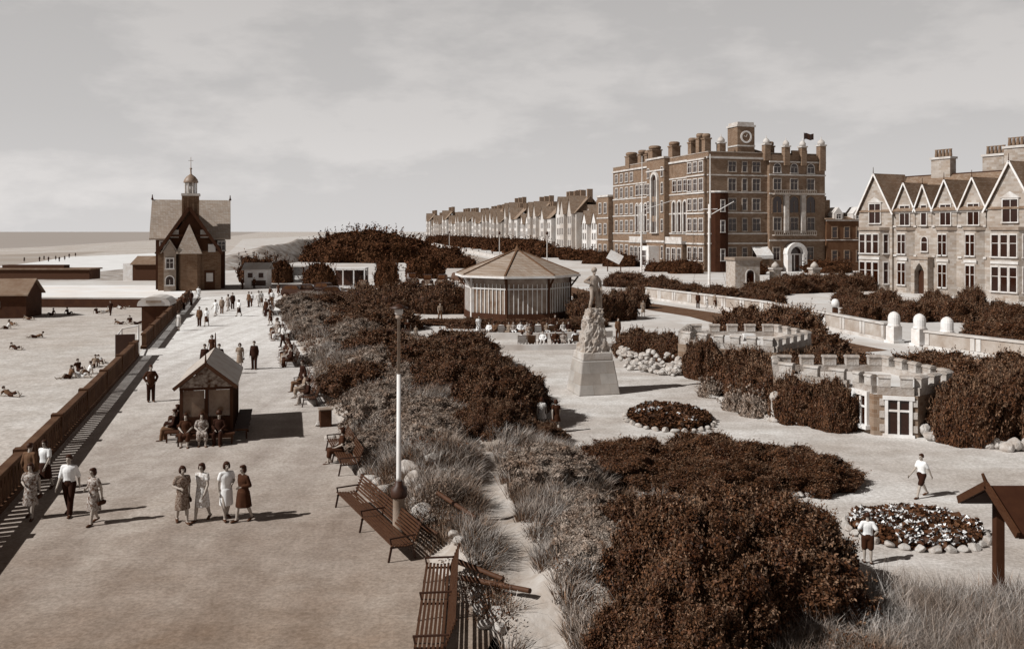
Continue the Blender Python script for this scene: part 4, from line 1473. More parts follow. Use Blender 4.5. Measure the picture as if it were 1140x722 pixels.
# flag on its staff
fl = empty('flag', (40 + 23.2 * .96, 183 + 23.2 * .28 + 2, 24.0), R(20), 'dark flag flying from a short staff on the hotel roof', 'flag')
MB().tube((0, 0, 0), (0, 0, 5.4), .08, .05).build('staff', M_wood, fl)
mb = MB()
n = 10
vs = []
for i in range(n + 1):
    for z in (0, 1):
        vs.append((.05 + 2.5 * i / n, .25 * math.sin(i * .9) * i / n, 3.9 + 1.3 * z - .1 * i / n + .12 * math.sin(i * .8)))
mb.add(vs, [(2 * i, 2 * i + 2, 2 * i + 3, 2 * i + 1) for i in range(n)])
mb.build('flag_cloth', M_dark, fl)
# left (sea) face: corner bay, arcades, central bay with tall arch, end tower
mb = MB().box(-.75, -.003, .3, 8.0, 0, 23.5)
mb.build('corner_bay', M_brick, ht)
for z in (5.6, 7.6, 11.9, 16.1, 19.7, 23.0):
    MB().box(-.95, -.753, .2, 8.1, z, z + .32).build('bay_band', M_band, ht)
for y in (1.6, 4.1, 6.6):
    for z, h in rows:
        window(ht, -.75, y, z, LW, 1.5, h, mull=1, t=.2)
for y0, y1 in ((8.6, 16.4), (28.6, 36.0)):
    MB().box(-1.5, -.004, y0, y1, 0, 5.6).build('ground_bay', M_brick, ht)
    MB().box(-1.75, -.005, y0 - .1, y1 + .1, 5.61, 6.2).build('bay_cornice', M_band, ht)
    MB().box(-1.7, -1.5, y0, y1, 6.21, 7.1).build('balcony', M_band, ht)
    for k in range(3):
        y = y0 + (y1 - y0) * (k + .5) / 3
        window(ht, -1.5, y, 1.4, LW, 1.5, 3.2, 'bay_window', mull=1, t=.22)
        window(ht, 0, y, 8.2, LW, 1.3, 6.6, 'arched_window', arch=True, t=.35, d=.3, mull=0)
        window(ht, 0, y, 17.0, LW, 1.7, 2.3, mull=1, t=.15)
MB().box(-1.3, -.006, 17.6, 26.8, 0, 24.6).build('centre_bay', M_brick, ht)
for z0, z1 in ((5.8, 6.3), (21.9, 22.2)):
    MB().box(-1.5, -1.303, 17.5, 26.9, z0, z1).build('centre_band', M_band, ht)
MB().box(-1.55, -.0, 17.4, 27, 24.61, 25.0).build('centre_cornice', M_band, ht)
window(ht, -1.3, 22.2, 8.0, LW, 2.6, 13.2, 'tall_arched_window', arch=True, t=.6, d=.5, mull=1, trans=False)
MB().box(-1.45, -1.303, 20.9, 23.5, 10.5, 11.8).box(-1.45, -1.303, 20.9, 23.5, 15, 16.2).build('arch_spandrel', M_brick, ht)
for y in (18.6, 25.8):
    for z, h in rows:
        window(ht, -1.3, y, z, LW, .9, h, mull=0)
lobby = MB().box(-4.0, -1.31, 20, 24.4, 0, 5.0).build('entrance_lobby', M_white, ht)
window(ht, -4.0, 22.2, .6, LW, 2.0, 3.4, 'lobby_window', mull=1, fm=M_white)
for y in (38.2, 41.2, 44.4, 47.6):
    for z, h in rows:
        window(ht, 0, y, z, LW, 1.4, h, mull=1, t=.2)
MB().box(-1.2, 8, 50.3, 58, 0, 17.2).build('end_tower', M_brick, ht)
MB().box(-1.4, 8.2, 50.2, 58.2, 17.21, 17.7).build('end_tower_cornice', M_band, ht)
for z in (6, 11.6):
    MB().box(-1.35, -1.203, 50.2, 58.1, z, z + .3).build('end_tower_band', M_band, ht)
for y in (52.2, 55.8):
    for z in (2.2, 7.6, 13):
        window(ht, -1.2, y, z, LW, 1.5, 2.6, mull=1, t=.2)
mb = MB()
gable_roof(mb, 1.5, 24.5, 6, 48, 23.62, 26.2, .2, 'y')
mb.build('roof', M_slate, ht)

# dark brick wing beyond the hotel
bw = empty('brick_wing', (66.2, 189, 0), R(10), 'plain dark brick wing with small gable between hotel and stone villas', 'building')
MB().box(0, 9.5, 0, 12, 0, 10.7).build('wall', mat('dark_brick', .075, .045, scale=1, rough=.9, dirt=(.6, .75)), bw)
mb = MB().box(-.15, 9.6, -.2, -.003, 10.5, 10.9).box(-.1, 9.6, -.1, -.003, 6.4, 6.6)
mb.build('string_course', M_band, bw)
mb = MB()
gable_roof(mb, -.4, 10, -.4, 12.4, 10.95, 12.4, .2)
mb.build('roof', M_slate, bw)
dm = MB().box(1.5, 3.6, -.3, 3, 10.91, 12.0).yprism([(1.4, 12.0), (3.7, 12.0), (2.55, 13.4)], -.3, 3).build('dormer', M_pale, bw)
dm = MB().box(5.9, 8.2, -.3, 3, 10.91, 12.0).yprism([(5.8, 12.0), (8.3, 12.0), (7.05, 13.5)], -.3, 3).build('dormer', M_pale, bw)
for x in (2.55, 7.05):
    window(bw, x, -.3, 11.0, 0, 1.0, .9, mull=1)
ch = MB().box(.6, 1.9, 2, 4, 10.5, 15.0).build('chimney', M_brick, bw)
MB().lathe([(.3, 15.0), (.35, 15.8)], (1.25, 3, 0), 8).build('chimney_pot', M_brick, ch)
for x in (1.8, 4.6, 7.4):
    for z in (2, 7):
        window(bw, x, 0, z, 0, 1.1, 2.2, mull=0, fm=M_brick)

# ------------------------------------------------------------------ stone villas at right
vl = empty('stone_villas', (50.3, 130, 0), math.atan2(-.894, .447), 'pale stone villa terrace with white bargeboard gables, bay windows and pointed doorway', 'villas')
MB().box(0, 27.0, 0, 12, 0, 11.2).build('wall', M_stoneb, vl)
mb = MB()
gable_roof(mb, -.3, 27.3, -.5, 12.5, 11.25, 16.2, .2)
vr = mb.build('roof', M_slate, vl)
MB().box(-.3, 27.3, 5.9, 6.1, 16.15, 16.3).build('ridge', M_dark, vr)
mb = MB()
for z, d_ in ((4.9, .16), (8.9, .18)):
    for x0, x1 in ((5.9, 6.55), (9.35, 9.75), (12.2, 12.65), (16.0, 16.6), (19.6, 20.0)):
        mb.box(x0, x1, -d_, -.002, z, z + .25)
mb.box(6.0, 20, -.25, -.002, 10.8, 11.2)
mb.build('string_course', M_band, vl)


def gable(xc, hw, zp, ze, yf, name='gable', board=.22):
    g_ = MB().yprism([(xc - hw, ze), (xc + hw, ze), (xc, zp - .15)], yf, yf + 4).build(name, M_stoneb, vl)
    mb = MB()
    gable_roof(mb, xc - hw - .35, xc + hw + .35, yf - .35, yf + 6.0, ze - .2, zp + .12, .14, 'y')
    mb.build('gable_roof', M_slate, g_)
    mb = MB()
    for s_ in (-1, 1):
        mb.bar((xc + s_ * (hw + .36), yf - .4, ze - .35), (xc, yf - .4, zp + .05), .08, board)
    mb.build('bargeboard', M_white, g_)
    mb = MB().tube((xc, yf - .38, zp), (xc, yf - .38, zp + 1.0), .06, .03, 6)
    mb.build('finial', M_wood, g_)
    return g_


def bay(x0, x1, d_, z0, z1, nwin, name='bay'):
    w_ = x1 - x0
    b_ = MB().prism([(x0, -.004), (x0 + .7, -d_), (x1 - .7, -d_), (x1, -.004)], z0, z1).build(name, M_stoneb, vl)
    MB().prism([(x0 - .15, -.006), (x0 + .6, -d_ - .2), (x1 - .6, -d_ - .2), (x1 + .15, -.006)], z1 + .005, z1 + .4).build('bay_cornice', M_concrete, b_)
    return b_


def bay_windows(x0, x1, d_, z, h, n):
    for k in range(n):
        x = x0 + .75 + (x1 - x0 - 1.5) * (k + .5) / n
        window(vl, x, -d_, z, 0, (x1 - x0 - 1.5) / n - .3, h, 'bay_window', mull=0, t=.14)
    for s_, xx in ((-1, x0), (1, x1)):
        a = math.atan2(d_, .7)
        cx = xx - s_ * .35
        window(vl, cx, -d_ / 2, z, s_ * a, .62, h, 'bay_window', mull=0, t=.1)


# tall end gables with two storey bays
for xc, zp, hw in ((3.1, 16.4, 2.9), (23.4, 16.8, 3.1)):
    gable(xc, hw, zp, 11.0, -.35)
    MB().box(xc - hw, xc + hw, -.35, -.003, 0, 11.0).build('front_wall', M_stoneb, vl)
    window(vl, xc, -.35, 9.5, 0, 1.9, 2.7, mull=1)
    MB().yprism([(xc - 1.3, 12.4), (xc + 1.3, 12.4), (xc, 13.2)], -.55, -.352).build('pediment', M_band, vl)
    bb = bay(xc - 2.5, xc + 2.5, 1.5, 0, 8.5, 3)
    bay_windows(xc - 2.5, xc + 2.5, 1.5, 1.1, 2.9, 3)
    bay_windows(xc - 2.5, xc + 2.5, 1.5, 5.3, 2.6, 3)
    MB().box(xc - 1.8, xc + 1.8, -1.62, -1.502, 4.4, 4.75).build('bay_string', M_band, bb)
for xc, hw, zp in ((7.95, 1.6, 14.9), (11.0, 1.15, 14.5), (14.3, 1.6, 15.0), (18.3, 1.7, 15.1)):
    gable(xc, hw, zp, 11.3, -.12, board=.18)
    window(vl, xc, -.12, 9.2, 0, 1.5 if hw > 1.3 else .8, 2.6, mull=1 if hw > 1.3 else 0)
    MB().box(xc - hw, xc + hw, -.12, -.003, 9.0, 11.29).build('front_wall', M_stoneb, vl)
for xc in (7.95, 14.3, 18.3):
    bay(xc - 1.45, xc + 1.45, .75, 0, 8.5, 2)
    for z, h in ((1.1, 2.9), (5.3, 2.6)):
        for s_ in (-.42, .42):
            window(vl, xc + s_ * .8, -.75, z, 0, .55, h, 'bay_window', mull=0, t=.08)
    MB().box(xc - .9, xc + .9, -.86, -.752, 4.4, 4.75).build('bay_string', M_band, vl)
window(vl, 11.0, 0, 5.7, 0, .9, 1.9, 'arched_window', arch=True, mull=0)
dp = empty('door_porch', (11.0, 0, 0), 0)
dp.parent = vl
mb = MB().box(-1.3, -.75, -1.1, -.01, 0, 4.6).box(.75, 1.3, -1.1, -.01, 0, 4.6)
mb.yprism([(-.75, 4.6), (-.75, 3.0), (-.4, 3.7), (0, 4.15), (.4, 3.7), (.75, 3.0), (.75, 4.6)], -1.1, -.01)
mb.build('porch_wall', M_stoneb, dp)
MB().box(-1.45, 1.45, -1.25, -.01, 4.61, 4.95).build('porch_cornice', M_concrete, dp)
MB().box(-.74, .74, -.3, -.02, 0, 3.1).build('door', M_dark, dp)
for xc, y, z1 in ((9.2, 6.0, 18.3), (16.6, 6.6, 18.2), (20.6, 5.2, 18.9)):
    c_ = MB().box(xc - 1.5, xc + 1.5, y - .6, y + .6, 13.5, z1).build('chimney', M_stoneb, vl)
    MB().box(xc - 1.65, xc + 1.65, y - .75, y + .75, z1 + .005, z1 + .3).build('chimney_cap', M_band, c_)
    for i in range(5):
        MB().lathe([(.2, 0), (.24, .2), (.18, .9), (.24, 1.1)], (xc - 1.1 + .55 * i, y, z1 + .3), 8).build('chimney_pot', M_brick, c_)

# ------------------------------------------------------------------ seafront terrace running into the distance
M_h = [mat('far_render_%s' % n_, L, L * .75, scale=.5, rough=.9, dirt=(.2, .8)) for n_, L in (('light', .74), ('buff', .6), ('grey', .48))]
M_fslate = brickmat('far_slate', .22, .16, .14, .6, .5, .3)


def terrace_house(kind):
    h = empty('terrace_house', (0, 0, 0))
    W = M_h[kind]
    Lh, D = 21.0, 12.0
    he, hr = (11.2, 16.0) if kind == 0 else (13.2, 18.6) if kind == 1 else (12.4, 17.8)
    MB().box(0, Lh, 0, D, 0, he).build('wall', W, h)
    mb = MB()
    gable_roof(mb, -.1, Lh + .1, -.5, D + .5, he + .03, hr, .2)
    rf = mb.build('roof', M_fslate, h)
    for xc in ((4.6, 16.4) if kind != 1 else (10.5,)):
        g_ = MB().box(xc - 3, xc + 3, -1.6, -.01, 0, he).yprism([(xc - 3, he + .01), (xc + 3, he + .01), (xc, hr - .3)], -1.6, 5).build('gabled_bay', W, h)
        mb = MB()
        gable_roof(mb, xc - 3.4, xc + 3.4, -2.0, 5.5, he - .25, hr + .1, .16, 'y')
        mb.build('gable_roof', M_fslate, g_)
    for xc in (.9, 10.5, 20.1) if kind != 1 else (.9, 5.2, 15.8, 20.1):
        c_ = MB().box(xc - .7, xc + .7, D / 2 - 1.1, D / 2 + 1.1, hr - 2, hr + 2.2).build('chimney', M_brick, rf)
    for xc in (4.6, 16.4):
        for z in (1.4, 5.3, 9.0):
            fm, _p = window_mesh(1.1, 2.1, 0, True, False, W)
            for s_ in (-1, 1):
                link('window', window_one(1.3, 2.2), h, (xc + s_ * 1.35, -1.6 if kind != 1 else 0, z))
    for z in (1.4, 5.3, 9.0):
        link('window', window_one(1.3, 2.2), h, (9.2, 0 if kind != 1 else -1.6, z))
        link('window', window_one(1.3, 2.2), h, (11.9, 0 if kind != 1 else -1.6, z))
    for z in (1.4, 5.3):
        for y in (3, 8):
            link('window', window_one(1.3, 2.2), h, (Lh, y, z), PI / 2)
    return h


W1 = {}


def window_one(w_, h):
    if (w_, h) in W1:
        return W1[(w_, h)]
    mb = MB()
    mb.box(-w_ / 2 - .15, w_ / 2 + .15, -.12, -.0, -.2, 0).box(-w_ / 2 - .15, w_ / 2 + .15, -.12, 0, h, h + .2)
    mb.box(-w_ / 2 - .12, -w_ / 2, -.1, 0, 0, h).box(w_ / 2, w_ / 2 + .12, -.1, 0, 0, h).box(-.05, .05, -.08, 0, 0, h)
    mb.add([(-w_ / 2, -.02, 0), (w_ / 2, -.02, 0), (w_ / 2, -.02, h), (-w_ / 2, -.02, h)], [(0, 1, 2, 3)], 1)
    W1[(w_, h)] = mb.mesh('window', [M_band, M_glass])
    return W1[(w_, h)]


protos = [terrace_house(k) for k in range(3)]
used = set()
order = [0, 0, 1, 2, 1, 1, 2, 0, 1, 2, 2, 1, 2, 1, 0, 2, 1, 2, 1, 2, 1, 1, 2, 1, 2, 1]
ords = ['first', 'second', 'third', 'fourth', 'fifth', 'sixth', 'seventh', 'eighth', 'ninth', 'tenth', 'eleventh', 'twelfth', 'thirteenth', 'fourteenth', 'fifteenth', 'sixteenth', 'seventeenth', 'eighteenth', 'nineteenth', 'twentieth', 'twenty first', 'twenty second', 'twenty third', 'twenty fourth', 'twenty fifth', 'twenty sixth']
desc = ['light rendered gabled house with slate roof', 'tall buff gabled terrace house', 'grey gabled terrace house with dark roof']
dT = Vector((-.212, .977, 0))
for i, k in enumerate(order):
    o = protos[k] if k not in used else copy_tree(protos[k])
    used.add(k)
    p_ = Vector((33.5, 322, 0)) + dT * (22.2 * i) + (Vector((4, 0, 0)) if i > 1 else Vector((0, 0, 0)))
    o.location = p_
    o.scale = (1, 1, 1.0 if i < 2 else 1.18 + .14 * math.sin(i * 2.3) + .05 * math.sin(i * 5.1))
    o.location.x += 1.6 * math.sin(i * 3.7)
    o.rotation_euler = (0, 0, math.atan2(-.977, .212))
    tag(o, '%s, %s along the seafront from the hotel' % (desc[k], ords[i]), 'house', 'houses of the distant seafront terrace')
# ------------------------------------------------------------------ people
class PB:
    """closed capsules and ellipsoids that are fused into one continuous skin"""
    def __init__(s):
        s.mb = MB()

    def cap(s, p0, p1, r0, r1=None, sx=1.0, sy=1.0, n=12):
        r1 = r0 if r1 is None else r1
        p0, p1 = Vector(p0), Vector(p1)
        d = (p1 - p0)
        d = d.normalized() if d.length > 1e-6 else Vector((0, 0, 1))
        if abs(d.z) > .6:
            a = Vector((1, 0, 0)) - d * d.x
        else:
            a = d.cross(Vector((0, 0, 1)))
        a.normalize()
        b = d.cross(a)
        vs = []
        ringsn = []
        for k in range(4):
            t = -PI / 2 + (PI / 2) * (k + .35) / 3.5
            ringsn.append((p0 + d * r0 * math.sin(t), r0 * math.cos(t)))
        for k in range(4):
            t = (PI / 2) * (k) / 3.5
            ringsn.append((p1 + d * r1 * math.sin(t), r1 * math.cos(t)))
        for c, r_ in ringsn:
            for i in range(n):
                t = 2 * PI * i / n
                vs.append(c + a * (r_ * sx * math.cos(t)) + b * (r_ * sy * math.sin(t)))
        m = len(ringsn)
        fs = [(k * n + i, k * n + (i + 1) % n, (k + 1) * n + (i + 1) % n, (k + 1) * n + i) for k in range(m - 1) for i in range(n)]
        fs.append(tuple(range(n - 1, -1, -1)))
        fs.append(tuple((m - 1) * n + i for i in range(n)))
        s.mb.add(vs, fs)
        return s

    def frust(s, p0, p1, r0, r1, sx=1.0, sy=1.0, n=28, pleat=0.0, mid=None):
        vs = []
        m = 6
        p0, p1 = Vector(p0), Vector(p1)
        for k in range(m + 1):
            t = k / m
            c = p0.lerp(p1, t)
            r_ = r0 + (r1 - r0) * t ** .75
            for i in range(n):
                a = 2 * PI * i / n
                q = r_ * (1 + pleat * t * math.cos(7 * a + 1))
                vs.append((c.x + q * sx * math.cos(a), c.y + q * sy * math.sin(a), c.z))
        fs = [(k * n + i, k * n + (i + 1) % n, (k + 1) * n + (i + 1) % n, (k + 1) * n + i)[::-1] for k in range(m) for i in range(n)]
        fs.append(tuple(range(n)))
        fs.append(tuple(m * n + i for i in range(n))[::-1])
        s.mb.add(vs, fs)
        return s

    def join(s, o):
        k = len(s.mb.v)
        s.mb.v += o.mb.v
        s.mb.f += [tuple(k + i for i in f_) for f_ in o.mb.f]
        s.mb.m += o.mb.m
        s.mb.sm += o.mb.sm
        return s

    def ell(s, c, rx, ry, rz, n=14):
        vs = []
        m = 9
        for k in range(m):
            t = -PI / 2 + PI * (k + .5) / m
            for i in range(n):
                u = 2 * PI * i / n
                vs.append((c[0] + rx * math.cos(t) * math.cos(u), c[1] + ry * math.cos(t) * math.sin(u), c[2] + rz * math.sin(t)))
        fs = [(k * n + i, k * n + (i + 1) % n, (k + 1) * n + (i + 1) % n, (k + 1) * n + i) for k in range(m - 1) for i in range(n)]
        fs.append(tuple(range(n - 1, -1, -1)))
        fs.append(tuple((m - 1) * n + i for i in range(n)))
        s.mb.add(vs, fs)
        return s

    def fuse(s, name, voxel, mats, smooth=3):
        me = s.mb.mesh('tmp', mats)
        o = bpy.data.objects.new('tmp', me)
        COL.objects.link(o)
        rm = o.modifiers.new('r', 'REMESH')
        rm.mode = 'VOXEL'
        rm.voxel_size = voxel
        rm.use_smooth_shade = True
        if smooth:
            sm = o.modifiers.new('s', 'SMOOTH')
            sm.iterations = smooth
            sm.factor = .5
        dg = bpy.context.evaluated_depsgraph_get()
        out = bpy.data.meshes.new_from_object(o.evaluated_get(dg))
        bpy.data.objects.remove(o)
        bpy.data.meshes.remove(me)
        out.name = name
        out.materials.clear()
        for m in (mats if isinstance(mats, (list, tuple)) else [mats]):
            out.materials.append(m)
        return out


M_skin = mat('skin', .34, .28, scale=6, rough=.6)
M_hair = mat('hair', .018, .01, scale=20, rough=.6)
CL = {n_: mat('cloth_' + n_, a, b_, scale=sc, rough=.9, detail=dt) for n_, a, b_, sc, dt in [
    ('white', .78, .66, 4, 3), ('cream', .6, .5, 5, 3), ('grey', .22, .16, 5, 4), ('mid', .09, .055, 5, 4), ('dark', .024, .012, 5, 4), ('black', .01, .006, 5, 4),
    ('floral', .42, .05, 16, 1), ('spotted', .26, .03, 22, 1), ('light_floral', .7, .28, 18, 1)]}
M_shoe = mat('shoe', .04, .02, scale=6, rough=.5)
M_plinth = brickmat('plinth_stone', .42, .33, .32, 1.0, .9, .55, dirt=.6)
M_sstone = mat('statue_stone', .36, .2, scale=4, rough=.9, bump=.4, dirt=(2, .75))


def V3(*a):
    return Vector(a)


def pose(kind, step=.22, arm=.18, fat=1.0):
    """joint positions, facing -y, metres, standing height 1.72"""
    J = {}
    if kind in ('walk', 'stand', 'stride'):
        J['pel'] = V3(0, 0, .93)
        J['chest'] = V3(0, -.01, 1.27)
        J['neck'] = V3(0, 0, 1.46)
        J['head'] = V3(0, -.025, 1.60)
        for s_, n_ in ((1, 'L'), (-1, 'R')):
            f_ = s_ * (step if kind != 'stand' else .04)
            J['hip' + n_] = V3(s_ * .095, 0, .90)
            J['knee' + n_] = V3(s_ * .1, -f_ * .55 - .02, .49)
            J['ank' + n_] = V3(s_ * .1, -f_ + (.06 if f_ < -.1 else 0), .09 if f_ > -.1 else .13)
            J['toe' + n_] = J['ank' + n_] + V3(s_ * .03, -.15, -.05 if f_ > -.1 else -.1)
            a_ = -s_ * (arm if kind != 'stand' else .03)
            J['sh' + n_] = V3(s_ * .165, 0, 1.375)
            J['el' + n_] = V3(s_ * .22, -a_ * .5 + .03, 1.10)
            J['wr' + n_] = V3(s_ * .225, -a_ * 1.3 - .06, .86)
    elif kind == 'bentarm':
        J = pose('walk', step, arm)
        J['elR'] = V3(-.25, .04, 1.13)
        J['wrR'] = V3(-.12, -.2, 1.1)
    elif kind == 'pockets':
        J = pose('stand')
        for s_, n_ in ((1, 'L'), (-1, 'R')):
            J['el' + n_] = V3(s_ * .3, .08, 1.14)
            J['wr' + n_] = V3(s_ * .2, -.05, .95)
    elif kind == 'sit':
        J['pel'] = V3(0, 0, .52)
        J['chest'] = V3(0, .05, .86)
        J['neck'] = V3(0, .07, 1.05)
        J['head'] = V3(0, .04, 1.19)
        for s_, n_ in ((1, 'L'), (-1, 'R')):
            J['hip' + n_] = V3(s_ * .095, 0, .5)
            J['knee' + n_] = V3(s_ * .13, -.42, .5)
            J['ank' + n_] = V3(s_ * .12, -.42 - .06 * s_, .09)
            J['toe' + n_] = J['ank' + n_] + V3(s_ * .03, -.15, -.05)
            J['sh' + n_] = V3(s_ * .17, .06, .96)
            J['el' + n_] = V3(s_ * .25, .02, .73)
            J['wr' + n_] = V3(s_ * .12, -.2, .62)
    elif kind == 'ground':   # sitting on the sand, leaning back a little, legs out
        J['pel'] = V3(0, 0, .12)
        J['chest'] = V3(0, .13, .44)
        J['neck'] = V3(0, .17, .63)
        J['head'] = V3(0, .14, .77)
        for s_, n_ in ((1, 'L'), (-1, 'R')):
            J['hip' + n_] = V3(s_ * .095, 0, .11)
            J['knee' + n_] = V3(s_ * .12, -.38, .22 + .12 * s_)
            J['ank' + n_] = V3(s_ * .11, -.72 + .1 * s_, .07)
            J['toe' + n_] = J['ank' + n_] + V3(s_ * .04, -.08, .11)
            J['sh' + n_] = V3(s_ * .185, .15, .57)
            J['el' + n_] = V3(s_ * .27, .26, .33)
            J['wr' + n_] = V3(s_ * .25, .3, .09)
    elif kind == 'lie':      # propped on the elbows on the sand
        J['pel'] = V3(0, 0, .13)
        J['chest'] = V3(0, .31, .25)
        J['neck'] = V3(0, .49, .36)
        J['head'] = V3(0, .58, .47)
        for s_, n_ in ((1, 'L'), (-1, 'R')):
            J['hip' + n_] = V3(s_ * .095, 0, .12)
            J['knee' + n_] = V3(s_ * .11, -.42, .1 + (.2 if s_ > 0 else 0))
            J['ank' + n_] = V3(s_ * .1, -.82 + (.18 if s_ > 0 else 0), .07)
            J['toe' + n_] = J['ank' + n_] + V3(s_ * .05, -.06, .12)
            J['sh' + n_] = V3(s_ * .185, .44, .31)
            J['el' + n_] = V3(s_ * .25, .56, .07)
            J['wr' + n_] = V3(s_ * .2, .32, .06)
    return J


def body(J, fat=1.0):
    b = PB()
    pel, ch, nk, hd = J['pel'], J['chest'], J['neck'], J['head']
    b.cap(pel, pel.lerp(ch, .45), .135 * fat, .115 * fat, 1.2, .82)
    b.cap(pel.lerp(ch, .45), ch, .115 * fat, .135 * fat, 1.22, .82)
    b.cap(ch, nk.lerp(ch, .3), .132 * fat, .06, 1.25, .8)
    b.cap(nk.lerp(ch, .1), hd - V3(0, 0, .03), .056, .05)
    # head with jaw, nose, brow, ears
    b.ell(hd + V3(0, .012, .03), .074, .094, .09)
    b.ell(hd + V3(0, -.02, -.045), .055, .068, .072)
    b.cap(hd + V3(0, -.085, .012), hd + V3(0, -.108, -.02), .011, .016)
    b.ell(hd + V3(0, -.072, -.062), .026, .016, .012)
    b.ell(hd + V3(0, -.066, .03), .052, .024, .012)
    for s_ in (-1, 1):
        b.ell(hd + V3(s_ * .076, .012, -.004), .012, .02, .032)
    for n_, s_ in (('L', 1), ('R', -1)):
        h, k, a, t = J['hip' + n_], J['knee' + n_], J['ank' + n_], J['toe' + n_]
        b.cap(h, h.lerp(k, .5), .092 * fat, .074)
        b.cap(h.lerp(k, .5), k, .074, .056)
        b.cap(k, k.lerp(a, .35), .055, .057)
        b.cap(k.lerp(a, .35), a, .057, .036)
        b.cap(a + V3(0, .03, -.02), t, .04, .034, 1.1, .8)
        sh, e, w = J['sh' + n_], J['el' + n_], J['wr' + n_]
        b.cap(ch.lerp(nk, .6), sh, .065, .058)
        b.cap(sh, e, .052, .042)
        b.cap(e, w, .042, .028)
        d = (w - e).normalized()
        side = d.cross(V3(s_, 0, 0))
        if side.length < .2:
            side = d.cross(V3(0, 0, 1))
        side.normalize()
        palm = w + d * .085
        nrm = d.cross(side).normalized()
        b.cap(w, w + d * .03, .026, .028)
        for i in range(-1, 2):
            b.cap(w + d * .02 + side * i * .012, palm + side * i * .022, .014, .013)
        for i, ln in enumerate((.062, .074, .07, .054)):
            q0 = palm + side * (i - 1.5) * .0215
            q1 = q0 + d * ln * .55 + side * (i - 1.5) * .003
            q2 = q1 + (d * .8 - V3(s_, 0, 0) * .5).normalized() * ln * .5
            b.cap(q0, q1, .0088, .0085, n=8).cap(q1, q2, .0085, .0075, n=8)
        tb = w + d * .03 - side * .024
        b.cap(tb, tb + d * .03 - side * .028, .012, .01, n=8).cap(tb + d * .03 - side * .028, tb + d * .06 - side * .034, .01, .008, n=8)
    return b


def cl_top(J, sleeve=1.0, long_=0.0, fat=1.0, inf=.016):
    b = PB()
    pel, ch, nk = J['pel'], J['chest'], J['neck']
    lo = pel - V3(0, 0, long_) if long_ else pel.lerp(ch, .12)
    b.cap(lo, pel.lerp(ch, .45), .135 * fat + inf + (.015 if long_ else 0), .118 * fat + inf, 1.22, .84)
    b.cap(pel.lerp(ch, .45), ch, .118 * fat + inf, .138 * fat + inf, 1.23, .84)
    b.cap(ch, nk.lerp(ch, .34), .134 * fat + inf, .062 + inf * .4, 1.25, .82)
    for n_ in 'LR':
        sh, e, w = J['sh' + n_], J['el' + n_], J['wr' + n_]
        b.cap(ch.lerp(nk, .55), sh, .066 + inf, .05 + inf)
        if sleeve >= 1:
            b.cap(sh, e, .052 + inf, .046 + inf).cap(e, e.lerp(w, min(1, sleeve - 1) * .92), .046 + inf, .034 + inf)
        elif sleeve > 0:
            b.cap(sh, sh.lerp(e, sleeve), .052 + inf, .056 + inf)
    return b


def cl_trousers(J, length=1.0, fat=1.0, inf=.018):
    b = PB()
    pel = J['pel']
    b.cap(pel + V3(0, 0, -.01), pel.lerp(J['chest'], .22), .138 * fat + inf, .125 * fat + inf, 1.2, .86)
    for n_ in 'LR':
        h, k, a = J['hip' + n_], J['knee' + n_], J['ank' + n_]
        if length >= 1:
            b.cap(h, k, .096 * fat + inf, .066 + inf).cap(k, a + V3(0, 0, .0), .066 + inf, .058 + inf)
        else:
            b.cap(h, h.lerp(k, length), .1 * fat + inf, .088 + inf)
    return b


def cl_skirt(J, hem=.42, flare=.24, fat=1.0):
    b = PB()
    pel, ch = J['pel'], J['chest']
    if abs(J['hipL'].z - J['kneeL'].z) > .25:      # upright
        b.cap(pel.lerp(ch, .4), pel + V3(0, 0, .0), .118 * fat, .155 * fat, 1.14, .86)
        kn = (J['kneeL'] + J['kneeR']) / 2
        b.frust(pel + V3(0, 0, .0), V3(kn.x, kn.y * .5 + .02, hem), .158 * fat, flare * .88, 1.08, .98, pleat=.05)
    else:
        for n_ in 'LR':
            h, k = J['hip' + n_], J['knee' + n_]
            b.cap(h, k, .125, .095)
            b.cap(k, k.lerp(J['ank' + n_], .4), .095, .1)
        m0, m1 = (J['hipL'] + J['hipR']) / 2, (J['kneeL'] + J['kneeR']) / 2
        b.cap(m0, m1, .13, .1, 1.4, .8)
        b.cap(pel, pel.lerp(ch, .4), .155 * fat, .13 * fat, 1.2, .88)
    return b


def hairmesh(J, style):
    hd = J['head']
    b = PB()
    b.ell(hd + V3(0, .026, .052), .09, .1, .088)
    if style == 'long':
        b.ell(hd + V3(0, .05, -.02), .1, .072, .11)
        b.ell(hd + V3(0, -.02, .088), .088, .08, .045)
        for s_ in (-1, 1):
            b.ell(hd + V3(s_ * .078, .012, -.005), .034, .062, .088)
    elif style == 'short':
        b.ell(hd + V3(0, -.005, .09), .082, .09, .04)
        for s_ in (-1, 1):
            b.ell(hd + V3(s_ * .072, .03, .02), .02, .05, .05)
    elif style == 'cap':
        b.cap(hd + V3(0, -.02, .085), hd + V3(0, -.1, .075), .06, .05, 1.3, .35)
    elif style == 'hat':
        b.cap(hd + V3(0, .01, .095), hd + V3(0, .012, .1), .125, .12, 1.05, 1.1)
    return b


def shoemesh(J, side):
    b = PB()
    for n_ in side:
        a, t = J['ank' + n_], J['toe' + n_]
        b.cap(a + V3(0, .035, -.035), t + V3(0, -.015, -.003), .047, .041, 1.12, .85)
    return b


def bagmesh(J):
    w = J['wrL'] + V3(.02, -.02, -.2)
    b = PB()
    b.cap(w + V3(0, -.09, 0), w + V3(0, .09, 0), .075, .075, .55, 1.0)
    b.cap(w + V3(0, -.07, .07), w + V3(0, 0, .17), .012, .012).cap(w + V3(0, .07, .07), w + V3(0, 0, .17), .012, .012)
    return b


TPL = {}


